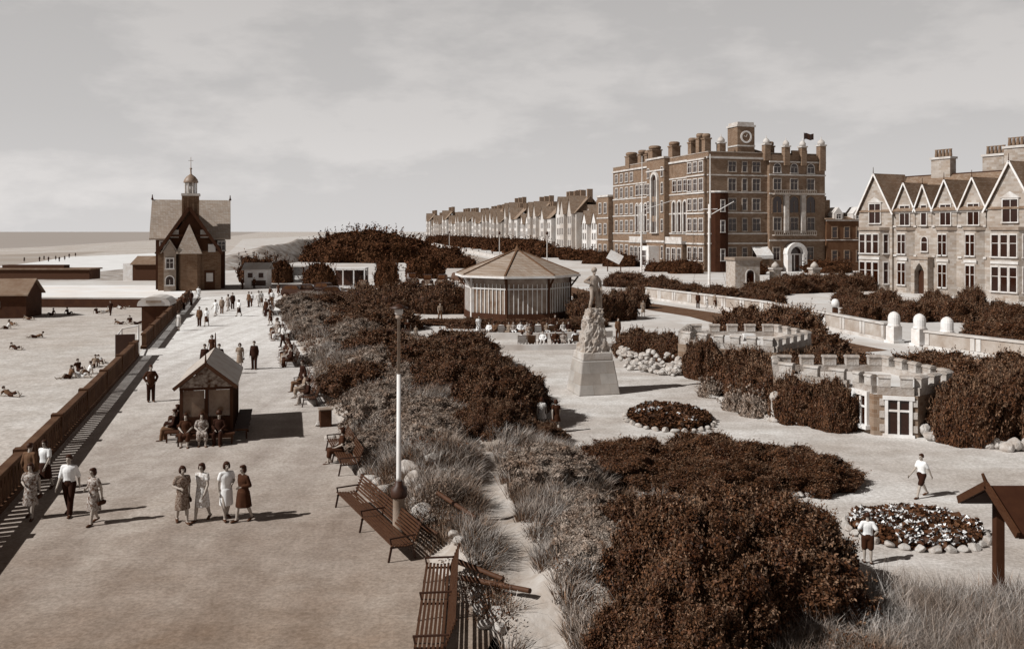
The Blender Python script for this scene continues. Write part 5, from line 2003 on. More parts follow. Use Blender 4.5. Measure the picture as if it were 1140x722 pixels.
def template(key, J, dress, style, fat=1.0, eyes=True, vox=.0095):
    t = {}
    t['body'] = body(J, fat).fuse('body', vox, M_skin, 2)
    for name, pb in dress.items():
        t[name] = pb.fuse(name, .016, CL['grey'], 4)
    t['hair'] = hairmesh(J, style).fuse('hair', .012, M_hair, 2)
    for n_ in 'LR':
        t['shoe|' + n_] = shoemesh(J, n_).fuse('shoe', .012, M_shoe, 2) if 'noshoe' not in key else None
    e = MB()
    for s_ in (-1, 1):
        c = J['head'] + V3(s_ * .031, -.079, .008)
        e.lathe([(.004, -.006), (.011, 0), (.004, .006)], tuple(c), 6)
    t['eyes'] = e.mesh('eyes', M_hair)
    TPL[key] = t


Jw = pose('walk', .2, .16)
Jw2 = pose('walk', -.22, -.2)
Jb = pose('bentarm', .18, .14)
Js = pose('stand')
Jp = pose('pockets')
Jst = pose('stride', .36, .26)
Jsit = pose('sit')
Jg = pose('ground')
Jl = pose('lie')
template('man_shirt', Jw, {'trousers': cl_trousers(Jw), 'shirt': cl_top(Jw, 1.0)}, 'short')
template('man_suit', Js, {'trousers': cl_trousers(Js), 'jacket': cl_top(Js, 2.0, .1, 1.05)}, 'short', 1.05)
template('man_pockets', Jp, {'trousers': cl_trousers(Jp), 'jacket': cl_top(Jp, 2.0, .1, 1.05)}, 'cap', 1.05)
template('woman_dress', Jw, {'dress': cl_skirt(Jw).join(cl_top(Jw, .45))}, 'long', .95)
template('woman_dress_b', Jb, {'dress': cl_skirt(Jb).join(cl_top(Jb, .6)), 'handbag': bagmesh(Jb)}, 'long', 1.0)
Jc = pose('walk', -.14, -.05)
Jc['wrL'] = V3(.1, -.2, 1.08)
Jc['elL'] = V3(.24, .03, 1.12)
template('woman_dress_c', Jc, {'dress': cl_skirt(Jc, .44, .21).join(cl_top(Jc, .5))}, 'long', .92)
template('woman_coat', Jb, {'coat': cl_skirt(Jb, .46, .27, 1.15).join(cl_top(Jb, 1.9, .05, 1.15))}, 'long', 1.12)
template('woman_skirt', Jw2, {'skirt': cl_skirt(Jw2, .4), 'blouse': cl_top(Jw2, .7)}, 'long', .95)
template('woman_hat', Js, {'dress': cl_skirt(Js).join(cl_top(Js, .6))}, 'hat', .95)
template('boy_stride', Jst, {'shorts': cl_trousers(Jst, .8), 'shirt': cl_top(Jst, .6)}, 'short')
template('boy_stand', Jp, {'shorts': cl_trousers(Jp, .85), 'shirt': cl_top(Jp, .7)}, 'short')
template('girl', Jw, {'dress': cl_skirt(Jw, .6, .28).join(cl_top(Jw, .4))}, 'long', .92)
template('sit_man', Jsit, {'trousers': cl_trousers(Jsit), 'jacket': cl_top(Jsit, 2.0)}, 'short')
template('sit_hat', Jsit, {'trousers': cl_trousers(Jsit), 'jacket': cl_top(Jsit, 2.0)}, 'hat')
template('sit_woman', Jsit, {'dress': cl_skirt(Jsit).join(cl_top(Jsit, .6))}, 'long', .97)
template('beach_sit_noshoe', Jg, {'shorts': cl_trousers(Jg, .7), 'shirt': cl_top(Jg, .5)}, 'short')
template('beach_lie_noshoe', Jl, {'shorts': cl_trousers(Jl, .7), 'shirt': cl_top(Jl, .3)}, 'short')


def person(key, x, y, rz, label, cl=(), h=1.72, z=.004, group=None, near=False, flip=False):
    """cl: (lower, upper[, extra]) cloth names; rz 0 faces the camera side (-y)"""
    o = empty('person', (x, y, z), rz, label, 'person', group)
    s_ = h / 1.72
    o.scale = (-s_ if flip else s_, s_, s_)
    t = TPL[key]
    ci = 0
    for name, me in t.items():
        if me is None or (name == 'eyes' and not near):
            continue
        name = name.split('|')[0]
        c = link(name, me, o)
        if name not in ('body', 'hair', 'shoe', 'eyes'):
            c.material_slots[0].link = 'OBJECT'
            c.material_slots[0].material = CL[cl[min(ci, len(cl) - 1)]]
            ci += 1
    return o


def pp(key, px, py, rz, label, cl, h=1.68, z=0.004, **k):
    q = G(px, py, max(0, z - .004) if z >= 0 else z)
    return person(key, q.x, q.y, R(rz), label, cl, h, z, **k)


# strollers near the camera
pp('woman_dress_b', 34, 577, 8, 'woman in a patterned frock walking beside the balustrade shadow', ('floral', 'dark'), 1.62, near=True)
pp('man_suit', 33, 553, 170, 'man in a dark jacket leaning at the balustrade rail', ('dark', 'mid'), 1.7, near=True)
pp('woman_skirt', 50, 545, -8, 'woman in a white blouse and dark skirt in the balustrade shadow', ('black', 'white'), 1.62, near=True)
pp('man_shirt', 77, 573, 3, 'man in white short sleeved shirt and dark trousers strolling', ('black', 'white'), 1.78, near=True)
pp('woman_dress_b', 104, 583, -24, 'woman in a boldly flowered dress carrying a handbag beside the man in white shirt', ('floral', 'dark'), 1.6, near=True)
pp('woman_dress_b', 203, 582, 32, 'woman in a dark spotted dress at the outer end of the four strolling women', ('spotted', 'dark'), 1.64, near=True)
pp('woman_dress', 225, 579, -12, 'slim woman in a pale dress, second of the four strolling women', ('light_floral',), 1.66, near=True, flip=True)
pp('woman_dress_c', 252, 578, 38, 'woman in a white dress arm in arm with the woman in the dark coat', ('white',), 1.68, near=True)
pp('woman_coat', 271, 580, -34, 'stout woman in a dark coat at the inner end of the four strolling women', ('dark',), 1.62, near=True, flip=True)
pp('man_pockets', 168, 447, 30, 'man in dark suit and cap standing alone between balustrade and shelter', ('black', 'dark'), 1.8, near=True)
pp('woman_dress_b', 267, 411, 10, 'woman in a grey dress walking with a bag beyond the shelter', ('grey', 'dark'), 1.6)
pp('man_suit', 283, 411, 0, 'man in a dark suit standing beside the woman in grey beyond the shelter', ('black', 'black'), 1.72)
pp('man_suit', 228, 416, 0, 'dark suited man seen over the shelter roof, toward the balustrade', ('black', 'black'), 1.75)
pp('man_suit', 244, 417, 10, 'dark suited broad man seen over the shelter roof ridge', ('black', 'black'), 1.8)
pp('woman_dress', 236, 400, 0, 'woman in dark dress just beyond the two men behind the shelter roof', ('dark', 'dark'), 1.6)
pp('woman_hat', 199, 368, -30, 'woman in a pale frock by the balustrade before the kiosk', ('light_floral', 'white'), 1.6)
pp('man_suit', 222, 363, 0, 'man in a dark suit, one of a pair in front of the far crowd', ('dark', 'mid'), 1.72)
pp('woman_skirt', 230, 363, 0, 'woman in a white top and dark skirt walking beside the man in dark suit', ('dark', 'white'), 1.62)
far = [('woman_dress', 240, 352, 'woman in a white frock at the near edge of the far promenade crowd', ('white', 'cream')), ('man_suit', 247, 349, 'man in grey suit in the far promenade crowd', ('mid', 'grey')),
       ('woman_dress', 254, 346, 'woman in a flowered dress in the far promenade crowd', ('floral', 'floral')), ('man_suit', 259, 344, 'man in black suit in the middle of the far promenade crowd', ('black', 'black')),
       ('woman_skirt', 266, 352, 'woman in white blouse with an outstretched bag in the far promenade crowd', ('black', 'white')), ('man_suit', 277, 342, 'dark suited man of the pair walking under the white kiosk', ('black', 'mid')),
       ('man_shirt', 280, 341, 'man in shirt sleeves of the pair walking under the white kiosk', ('dark', 'white')), ('woman_dress', 288, 341, 'woman in a light dress nearest the far seats', ('light_floral', 'light_floral')),
       ('woman_skirt', 291, 340, 'woman in a striped skirt beside the woman nearest the far seats', ('mid', 'cream')), ('man_suit', 213, 340, 'dark figure by the pavilion fence at the promenade end', ('black', 'black')),
       ('woman_dress', 221, 334, 'woman in a white dress before the pavilion porch', ('white', 'white')), ('man_suit', 205, 345, 'man in dark clothes beside the ticket kiosk', ('black', 'dark')),
       ('woman_hat', 192, 349, 'woman in dark dress at the end of the balustrade', ('dark', 'dark')), ('man_suit', 301, 335, 'man in dark suit at the corner of the white kiosk', ('dark', 'dark')),
       ('man_shirt', 303, 340, 'man in white shirt on the promenade below the white kiosk', ('mid', 'white')), ('woman_dress', 310, 330, 'woman in dark frock near the parked cars', ('dark', 'mid')),
       ('man_suit', 270, 322, 'dark figure before the long white open shelter', ('black', 'black')), ('man_suit', 283, 321, 'second dark figure before the long white open shelter, by its end post', ('black', 'dark'))]
for k_, px, py, lb, c in far:
    pp(k_, px, py, random.uniform(-30, 30), lb, c, random.uniform(1.58, 1.76), group='strollers at the far end of the promenade')

for k_, px, py, lb, c in [('man_suit', 296, 352, 'man in dark suit standing by the far edge seats', ('black', 'dark')), ('woman_dress', 301, 362, 'woman in dark frock standing by the far edge seats', ('dark',)), ('woman_hat', 309, 378, 'woman in flowered frock and hat standing between the edge seats', ('floral',)),
                          ('man_shirt', 315, 386, 'man in shirt sleeves standing between the edge seats', ('black', 'cream')), ('woman_coat', 321, 399, 'woman in black coat standing beside the crowded edge seat', ('black',)), ('man_suit', 337, 436, 'man in black standing at the end of the crowded edge seat', ('black', 'black'))]:
    pp(k_, px, py, random.uniform(-70, 10), lb, c, random.uniform(1.6, 1.75))
# people in the garden
pp('boy_stride', 1026, 553, -65, 'boy in white shirt and dark shorts striding across the garden path', ('black', 'white'), 1.36, near=True)
pp('boy_stand', 966, 627, 165, 'boy in white shirt and shorts with his back turned, looking at the round flower bed', ('dark', 'white'), 1.28, near=True)
pp('girl', 603, 478, 170, 'child in a pale frock walking beside a dark dressed companion near the monument', ('light_floral', 'cream'), 1.36, near=True)
pp('girl', 619, 481, 190, 'child in dark clothes walking beside the pale frocked child near the monument', ('dark', 'mid'), 1.36, near=True)
pp('man_shirt', 490, 357, 15, 'man standing alone on the white path left of the bandstand', ('mid', 'grey'), 1.7)
pp('woman_dress', 454, 378, 0, 'woman in a dark frock on the white path behind the lamp post', ('dark', 'mid'), 1.62)
pp('girl', 463, 378, 0, 'small child in grey walking beside the woman behind the lamp post', ('grey', 'grey'), 1.1)
pp('man_suit', 777, 343, 0, 'dark suited man walking on the pavement below the panelled wall', ('black', 'dark'), 1.72)
pp('girl', 787, 345, 0, 'child in light clothes between two adults below the panelled wall', ('light_floral', 'cream'), 1.15)
pp('woman_skirt', 796, 343, 0, 'woman in dark skirt walking with a child below the panelled wall', ('dark', 'grey'), 1.62)
pp('man_suit', 688, 378, 20, 'dark figure standing on the path behind the monument pedestal', ('dark', 'mid'), 1.7)
pp('woman_dress', 716, 352, 0, 'woman standing under the bush beside the bandstand lawn', ('grey', 'white'), 1.6)
for i, (px, py) in enumerate([(519, 281), (526, 280), (533, 283), (541, 284), (548, 285)]):
    pp('man_suit' if i % 2 else 'woman_dress', px, py, 0, 'tiny figure on the distant seafront pavement', (['dark', 'grey', 'black', 'white', 'dark'][i],), 1.7, group='tiny figures on the distant pavement')

# seats: deck chairs in front of the bandstand
def deckchair(x, y, rz, label, pale):
    d = empty('deck_chair', (x, y, .004), rz, label, 'deck chair', 'deck chairs around the bandstand')
    me = DCH
    link('frame', me[0], d)
    link('canvas', me[1 if pale else 2], d)
    return d


mb = MB()
for s_ in (-.3, .3):
    mb.bar((s_, -.5, .02), (s_, .45, .95), .04, .05).bar((s_, .5, .02), (s_, -.42, .5), .04, .05)
mb.bar((-.3, .45, .95), (.3, .45, .95), .05, .04).bar((-.3, -.42, .5), (.3, -.42, .5), .05, .04).bar((-.3, -.5, .02), (.3, -.5, .02), .04, .04)
cv = MB()
pr = [(-.42, .5), (-.25, .42), (0, .4), (.2, .52), (.45, .95)]
cv.add([(s_ * .27, a, b_) for a, b_ in pr for s_ in (-1, 1)], [(2 * i, 2 * i + 1, 2 * i + 3, 2 * i + 2) for i in range(4)])
DCH = (mb.mesh('frame', M_slat), cv.mesh('canvas', CL['cream']), cv.mesh('canvas', CL['mid']))
seatcl = ['white', 'dark', 'cream', 'grey', 'white', 'mid', 'light_floral', 'black', 'floral', 'white']
k = 0
cdesc = {'white': 'white', 'dark': 'dark', 'cream': 'cream', 'grey': 'grey', 'mid': 'brown', 'light_floral': 'pale flowered', 'black': 'black', 'floral': 'flowered'}
nth = ['first', 'second', 'third', 'fourth', 'fifth', 'sixth', 'seventh', 'eighth', 'ninth', 'tenth', 'eleventh', 'twelfth', 'thirteenth', 'fourteenth', 'fifteenth', 'sixteenth']
for rr_, a0, a1, n, rown in ((17.0, -99, -75, 14, 'upper'), (23.6, -90, -76, 8, 'lower')):
    for i in range(n):
        a = R(a0 + (a1 - a0) * (i + random.uniform(.2, .8)) / n)
        x, y = .5 + rr_ * math.cos(a), 88 + rr_ * math.sin(a)
        c = seatcl[k % 10]
        k += 1
        ky = ['sit_woman', 'sit_man', 'sit_hat', 'sit_woman'][k % 4]
        rz = a + PI / 2 + random.uniform(-.3, .3) + (PI if random.random() < .25 else 0)
        deckchair(x, y, rz, 'deck chair holding the %s sitter of the %s bandstand row, counting from the dune end' % (nth[i], rown), k % 3 == 0)
        person(ky, x, y, rz, 'sitter in %s clothes, %s from the dune end of the %s bandstand row' % (cdesc[c], nth[i], rown), (c, c if ky == 'sit_woman' else seatcl[(k + 3) % 10]), random.uniform(1.55, 1.75), group='people seated before the bandstand')
for i, (a, r_, c, ky, lb) in enumerate([(-101, 16.6, 'white', 'woman_dress', 'woman in white standing at the dune end of the bandstand seats'), (-79, 15.6, 'dark', 'man_suit', 'man in dark suit standing behind the upper bandstand row'), (-88, 22.0, 'spotted', 'woman_coat', 'woman in a dark coat standing between bandstand seat rows'), (-70, 17.0, 'white', 'woman_hat', 'woman in a white frock at the statue end of the bandstand seats')]):
    person(ky, .5 + r_ * math.cos(R(a)), 88 + r_ * math.sin(R(a)), R(random.uniform(-40, 40)), lb, (c,), 1.66)

# sunbathers on the beach
bz = BEACH
def bp(key, px, py, rz, label, cl, h=1.65):
    q = G(px, py, bz)
    person(key, q.x, q.y, R(rz), label, cl, h, bz, group='sunbathers on the sand')
gl = ['beach_sit_noshoe', 'beach_lie_noshoe']
for i, (px, py, ky, rz, lb, c) in enumerate([
    (77, 421, 0, -40, 'sunbather in dark clothes sitting at the seaward end of the beach party', ('dark', 'mid')), (88, 413, 0, 60, 'sunbather in dark shirt sitting at the back of the beach party', ('black', 'dark')),
    (90, 420, 1, 80, 'sunbather in pale clothes lying in front of the beach party', ('cream', 'white')), (98, 416, 0, -60, 'sunbather in white top sitting in the middle of the beach party', ('mid', 'white')),
    (106, 408, 0, 20, 'sunbather in grey sitting on the balustrade side of the beach party', ('dark', 'grey')), (112, 404, 1, 40, 'sunbather lying close under the balustrade', ('dark', 'cream')),
    (12, 441, 1, 70, 'sunbather lying alone on the sand nearest the viewer', ('dark', 'mid')), (18, 389, 1, 65, 'sunbather reclining alone at the left, in dark clothes', ('black', 'dark')),
    (40, 376, 1, -70, 'sunbather propped on elbows with a small bag beside', ('dark', 'mid')), (8, 366, 0, -50, 'sunbather sitting in the group below the dark hut, left end', ('dark', 'cream')),
    (14, 362, 1, 60, 'sunbather lying in the group below the dark hut', ('mid', 'mid')), (32, 356, 1, 75, 'sunbather lying at the foot of the dark hut wall', ('dark', 'grey')),
    (58, 351, 0, -80, 'sunbather lounging beside the end of the dark hut, left of pair', ('black', 'dark')), (76, 350, 0, 80, 'sunbather sitting up beside the dark hut, right of pair', ('black', 'black')),
    (108, 349, 0, 70, 'sunbather sitting by the standing bather under the pier terrace', ('black', 'dark')), (117, 348, 1, -60, 'sunbather in pale clothes lying by the standing bather', ('cream', 'grey')),
    (135, 344, 1, 60, 'sunbather lying under the pier terrace edge', ('dark', 'cream')), (148, 342, 0, -40, 'sunbather sitting under the pier terrace edge', ('dark', 'dark')),
    (134, 361, 1, 80, 'sunbather stretched out near the ticket kiosk', ('black', 'mid')), (145, 360, 0, 40, 'sunbather sitting up near the ticket kiosk', ('dark', 'dark')), (153, 361, 1, -80, 'sunbather lying against the ticket kiosk side', ('black', 'black'))]):
    bp(gl[ky], px, py, rz, lb, c)
q = G(123, 351, bz)
person('man_shirt', q.x, q.y, 0, 'bather standing on the sand under the pier terrace', ('black', 'black'), 1.7, bz)
for i, (px, py) in enumerate([(27, 292), (44, 291), (49, 290), (54, 291), (62, 290), (66, 291), (72, 290), (77, 287), (84, 286)]):
    q = G(px, py, bz)
    person('man_suit' if i % 2 else 'woman_dress', q.x, q.y, 0, 'tiny dark figure on the far sands near the sea', ('black',), 1.7, bz, group='tiny figures on the far sands')

# people on the shelter seats and the edge seats
for i, (dx, dy, rz, c, ky, lb) in enumerate([(-.75, -.28, 0, 'dark', 'sit_woman', 'woman in dark dress on the shelter front seat, balustrade end'), (-.15, -.28, 8, 'floral', 'sit_woman', 'woman in flowered dress in the middle of the shelter front seat'),
                                            (.5, -.28, -6, 'black', 'sit_hat', 'person in black with hat at the garden end of the shelter front seat'), (-1.32, .8, -90, 'mid', 'sit_man', 'man in brown on the sunny side seat of the shelter, near end'), (-1.32, 1.8, -90, 'black', 'sit_woman', 'woman in black on the sunny side seat of the shelter'), (-1.32, 3.1, -85, 'dark', 'sit_man', 'man in dark clothes at the far end of the sunny shelter seat')]):
    a = R(14)
    x, y = -12.15 + dx * math.cos(a) - dy * math.sin(a), 35.7 + dx * math.sin(a) + dy * math.cos(a)
    person(ky, x, y, a + R(rz), lb, (c, 'black' if i % 2 else c), 1.66, z=-.03, group='people seated around the shelter')


# slatted seats along the garden edge of the promenade
def seat_meshes(L):
    sl = MB()
    for i in range(7):
        y = -.27 + i * .085
        sl.box(0, L, y, y + .055, .425 + .012 * abs(i - 4), .45 + .012 * abs(i - 4))
    bk = MB()
    for i in range(6):
        z = .52 + i * .085
        y = .34 + i * .032
        bk.box(0, L, y, y + .025, z, z + .06)
    return sl.mesh('seat_slats', M_slat), bk.mesh('backrest', M_slat)


def leg_mesh():
    mb = MB()
    mb.bar((0, -.24, .43), (0, -.32, 0), .04, .05).bar((0, .3, .43), (0, .4, 0), .04, .05).bar((0, -.28, .4), (0, .34, .4), .04, .04).bar((0, .31, .4), (0, .54, 1.02), .04, .05)
    mb.bar((0, -.24, .43), (0, -.28, .66), .035, .035).bar((0, -.3, .66), (0, .42, .68), .04, .04)
    return mb.mesh('cast_end', M_iron)


LEG = leg_mesh()


def bench(x, y, rz, L, label, group='slatted seats along the garden edge'):
    b = empty('slatted_bench', (x, y, .004), rz, label, 'bench', group)
    b.scale = (1, 1, .9)
    s_, k_ = seat_meshes(L)
    link('seat', s_, b)
    link('backrest', k_, b)
    n = max(2, int(L / 1.8) + 1)
    for i in range(n):
        link('cast_end', LEG, b, (.12 + (L - .24) * i / (n - 1), 0, 0))
    return b


# local x runs along the seat; the seat faces local -y = the sea
q0, q1 = G(384, 562), G(452, 630)
def seatline(a, c):
    d = c - a
    return math.atan2(d.y, d.x)
bench(q1.x, q1.y, seatline(q1, q0) , 5.3, 'long slatted bench beside the base of the lamp post, cast shadow beneath').rotation_euler.z = seatline(q0, q1)
o = [c for c in bpy.data.objects if c.name.startswith('slatted_bench')][-1]
o.location = (q0.x, q0.y, .004)
q0, q1 = G(487, 646), G(478, 730)
o = bench(q0.x, q0.y, seatline(q0, q1), 4.4, 'slatted bench at the bottom edge of the promenade, seen end on')
edge = [(352, 468, 333, 432, 'slatted seat with the pale bundle, next along from the empty benches', 3), (334, 430, 318, 396, 'crowded slatted seat where the dark group sits', 8), (317, 393, 307, 371, 'slatted seat with mixed sitters, third from the lamp post', 7), (306, 368, 298, 346, 'slatted seat of dark sitters nearest the far crowd', 6), (388, 530, 372, 500, 'slatted seat with one dark sitter up the promenade from the lamp post', 1)]
for x0, y0, x1, y1, lb, np_ in edge:
    q0, q1 = G(x1, y1), G(x0, y0)
    L = (q1 - q0).length
    rz = seatline(q0, q1)
    L = min(L, 5.5)
    bench(q0.x, q0.y, rz, L, lb)
    for i in range(np_):
        t = (i + .5) / max(np_, 1)
        c = ['black', 'dark', 'floral', 'mid', 'cream', 'black', 'grey'][(i * 3 + np_) % 7]
        ky = ['sit_man', 'sit_woman', 'sit_hat'][(i + np_) % 3]
        w = q0 + (q1 - q0).normalized() * L * t
        person(ky, w.x, w.y, rz, '%s sitter in %s clothes on the %s' % (nth[i], {'floral': 'flowered', 'mid': 'brown'}.get(c, c), {8: 'crowded slatted seat of the dark group', 7: 'slatted seat third from the lamp post', 6: 'slatted seat nearest the far crowd', 3: 'slatted seat next to the litter bin', 1: 'seat next up from the lamp post'}[np_]), (c, 'black' if i % 3 else c), random.uniform(1.58, 1.75), z=-.04, group='people on the promenade edge seats')

# ------------------------------------------------------------------ lamp post
lp = empty('lamp_post', tuple(G(444, 600)), 0, 'tall lamp post with white lower pole, grey upper pole and thick pale base', 'lamp post')
MB().lathe([(.24, 0), (.24, .12), (.17, .2), (.16, 1.15), (.2, 1.2), (.2, 1.3), (.14, 1.36)], (0, 0, 0), 14).build('base', M_concrete, lp)
MB().lathe([(.215, 1.16), (.225, 1.2), (.225, 1.4), (.12, 1.48), (.1, 1.6)], (0, 0, 0), 14).build('collar', M_iron, lp)
MB().lathe([(.075, 1.6), (.068, 1.7), (.055, 4.5)], (0, 0, 0), 12).build('lower_pole', M_white, lp)
MB().lathe([(.048, 4.5), (.038, 6.0), (.09, 6.02), (.09, 6.1)], (0, 0, 0), 12).build('upper_pole', mat('grey_paint', .3, .16, scale=4, rough=.6), lp)
MB().bar((-.32, 0, 5.7), (.32, 0, 5.7), .035, .035).build('ladder_bar', M_iron, lp)
MB().lathe([(.06, 6.1), (.11, 6.14), (.12, 6.27), (.08, 6.3)], (0, 0, 0), 12).build('lantern', M_pale, lp)
MB().lathe([(.25, 6.29), (.26, 6.31), (.1, 6.37), (.03, 6.42)], (0, 0, 0), 14).build('lamp_shade', M_iron, lp)

# litter bin and pale bundle by the edge seat
lb_ = empty('litter_bin', tuple(G(362, 474)), R(20), 'dark slatted litter bin beside the promenade edge seats', 'bin')
MB().box(-.25, .25, -.25, .25, 0, .72).build('body', M_wood, lb_, bevel=.03)
MB().box(-.28, .28, -.28, .28, .722, .77).build('rim', M_concrete, lb_)

# ------------------------------------------------------------------ flagpoles
for px, py, ztop, zc, L, lb in ((714, 303, 23.6, 13.2, 6.3, 'white flagpole with slanting gaff before the sea front of the hotel'), (789.5, 321, 19.6, 11.3, 3.6, 'white flagpole with cross tree and gaff at the corner of the hotel')):
    q = G(px, py)
    f_ = empty('flagpole', tuple(q), 0, lb, 'flagpole')
    MB().tube((0, 0, 0), (0, 0, zc + 1), .2, .15).build('lower_mast', M_white, f_)
    MB().tube((.12, -.1, zc - 1), (.12, -.1, ztop), .12, .06).build('upper_mast', M_white, f_)
    MB().tube((.1, -.1, zc - .6), (L, -.1, zc + 1.4), .07, .05).build('gaff', M_white, f_)
    mb = MB().bar((-1.2, 0, zc + .3), (1.2, 0, zc + .3), .1, .12)
    mb.build('cross_tree', M_white, f_)
    mb = MB()
    for s_ in (-1, 1):
        mb.tube((s_ * 1.2, 0, zc + .3), (.12, -.1, ztop - 1), .012, .012, 4)
        mb.tube((s_ * 2.6, 0, 0), (s_ * .1, 0, zc - 1.2), .015, .015, 4)
    mb.build('stay', M_iron, f_)

# gate lodge and white blind by the hotel
gd = empty('gate_lodge', (33.4, 130, 0), R(12), 'small square stone gate lodge with dark arch below the hotel', 'lodge')
MB().box(-1.9, 1.9, -1.5, 1.5, 0, 4.2).build('wall', M_stone2, gd)
MB().box(-2.1, 2.1, -1.7, 1.7, 4.21, 4.6).build('cornice', M_concrete, gd)
window(gd, .4, -1.5, .2, 0, 1.2, 2.6, 'archway', arch=True, mull=0, trans=False)
for x, lb in ((38.0, 'grey stone gate pier next to the white blind'), (43.7, 'broad grey stone gate pier before the porch')):
    p_ = empty('gate_pier', (x + .4, 131, 0), R(12), lb, 'pillar')
    MB().box(-.6, .6, -.6, .6, 0, 2.8).build('shaft', M_stone2, p_)
    MB().box(-.75, .75, -.75, .75, 2.81, 3.05).lathe([(.6, 3.06), (.5, 3.5), (.1, 3.9)], (0, 0, 0), 10).build('cap', M_stone, p_)
bl = empty('window_awning', (51.3, 186.2, 0), R(16.3), 'white sun blind over a ground floor hotel window', 'awning')
MB().xprism([(-.1, 5.2), (-2.2, 3.4), (-2.2, 2.7), (-2.1, 2.7), (-2.1, 3.35), (-.0, 5.1)], -1.9, 1.9).build('canvas', M_white, bl)
MB().bar((-1.85, -.1, 2.9), (-1.85, -2.15, 2.75), .06, .06).bar((1.85, -.1, 2.9), (1.85, -2.15, 2.75), .06, .06).build('arm', M_iron, bl)
sg = empty('tilted_sign', (21.3, 186, 0), R(0), 'white square board set cornerwise on posts before the hotel', 'sign')
MB().bar((-1.5, 0, 0), (-1.5, 0, 3), .2, .2).bar((1.2, 0, 0), (1.2, 0, 2.6), .2, .2).build('post', M_wood, sg)
MB().obox((0, -.2, 3.0), (.88, 0, -.45), (0, 1, 0), (.5, 0, .86), 1.5, .06, 1.0).build('board', M_white, sg)

# ------------------------------------------------------------------ monument
mo = empty('monument', tuple(G(660, 436)), R(14), 'lifeboatman statue on tall battered stone pedestal with rough rock top', 'statue')
ms = MB()
def frust(mb, cx, cy, w0, d0, w1, d1, z0, z1, c1=(0, 0)):
    vs = [(cx + s_ * w0, cy + t_ * d0, z0) for s_, t_ in ((-1, -1), (1, -1), (1, 1), (-1, 1))] + [(cx + c1[0] + s_ * w1, cy + c1[1] + t_ * d1, z1) for s_, t_ in ((-1, -1), (1, -1), (1, 1), (-1, 1))]
    mb.add(vs, [(0, 3, 2, 1), (4, 5, 6, 7), (0, 1, 5, 4), (1, 2, 6, 5), (2, 3, 7, 6), (3, 0, 4, 7)])
frust(ms, 0, 0, 1.13, 1.08, .86, .84, 0, 1.75)
ms.build('plinth', M_plinth, mo, bevel=.06)
ms = MB()
frust(ms, 0, 0, .84, .82, .78, .78, 1.75, 2.15)
ms.build('inscription_band', M_stone, mo, bevel=.05)
# rough rock upper pedestal: displaced grid box
def rock_mesh(name, w0, d0, w1, d1, z0, z1, seed, amp, m, nu=14, nz=12, shift=(0, 0)):
    r = np.random.default_rng(seed)
    rings_ = []
    nn = nu * 4
    V = []
    ph = r.uniform(0, 6.28, 12)
    for k in range(nz + 1):
        t = k / nz
        w, d = w0 + (w1 - w0) * t, d0 + (d1 - d0) * t
        for i in range(nn):
            a = 2 * PI * i / nn
            c, s_ = math.cos(a), math.sin(a)
            e = 1 / max(abs(c), abs(s_)) ** .75
            lay = math.floor(t * nz / 2 + .5 * math.sin(3 * a + ph[0]))
            j = amp * (math.sin(4 * a + lay * 2.4 + ph[1]) * .6 + math.sin(9 * a + lay * 5.1 + ph[2]) * .4) + amp * r.normal() * .35
            V.append((c * w * e * (1 + j) + shift[0] * t, s_ * d * e * (1 + j) + shift[1] * t, z0 + (z1 - z0) * t + (r.normal() * .03 if 0 < k < nz else 0)))
    F = [(k * nn + i, k * nn + (i + 1) % nn, (k + 1) * nn + (i + 1) % nn, (k + 1) * nn + i) for k in range(nz) for i in range(nn)]
    F.append(tuple(nz * nn + i for i in range(nn)))
    return MB().add(V, F).mesh(name, m)
link('rock_pedestal', rock_mesh('rock_pedestal', .74, .72, .46, .5, 2.13, 3.7, 4, .1, M_stone2), mo)
link('rock_top', rock_mesh('rock_top', .5, .52, .34, .4, 3.68, 4.35, 6, .13, M_stone2, shift=(.1, 0)), mo)
# the lifeboatman: one continuous carved figure with coat, sou'wester and coiled rope
J = pose('stand')
J['elL'] = V3(.33, .02, 1.18)
J['wrL'] = V3(.27, -.1, .98)
J['elR'] = V3(-.4, .06, 1.2)
J['wrR'] = V3(-.22, -.12, 1.12)
J['kneeR'] += V3(-.06, -.1, .02)
J['ankR'] += V3(-.1, -.05, .02)
J['toeR'] += V3(-.12, -.05, .02)
J['kneeL'] += V3(.03, 0, 0)
J['ankL'] += V3(.06, 0, 0)
J['toeL'] += V3(.08, 0, 0)
b = body(J, 1.1)
J2 = J
for pb in (cl_top(J, 2.0, 0, 1.2, .02), cl_trousers(J, 1.0, 1.0, .012), hairmesh(J, 'hat')):
    off_ = len(b.mb.v)
    b.mb.v += pb.mb.v
    b.mb.f += [tuple(off_ + i for i in f_) for f_ in pb.mb.f]
    b.mb.m += pb.mb.m
    b.mb.sm += pb.mb.sm
for k in range(12):
    a0, a1 = 2 * PI * k / 12, 2 * PI * (k + 1) / 12
    b.cap((.29 + .04 * math.cos(a0), -.1 + .11 * math.cos(a0), .84 + .13 * math.sin(a0)), (.29 + .04 * math.cos(a1), -.1 + .11 * math.cos(a1), .84 + .13 * math.sin(a1)), .035, .035, n=8)
b.cap((.28, -.1, .95), (.3, -.05, .1), .055, .075)
fg = b.fuse('figure', .014, M_sstone, 3)
o = link('figure', fg, mo, (.06, 0, 4.3), R(12))
o.scale = (1.22, 1.22, 1.22)

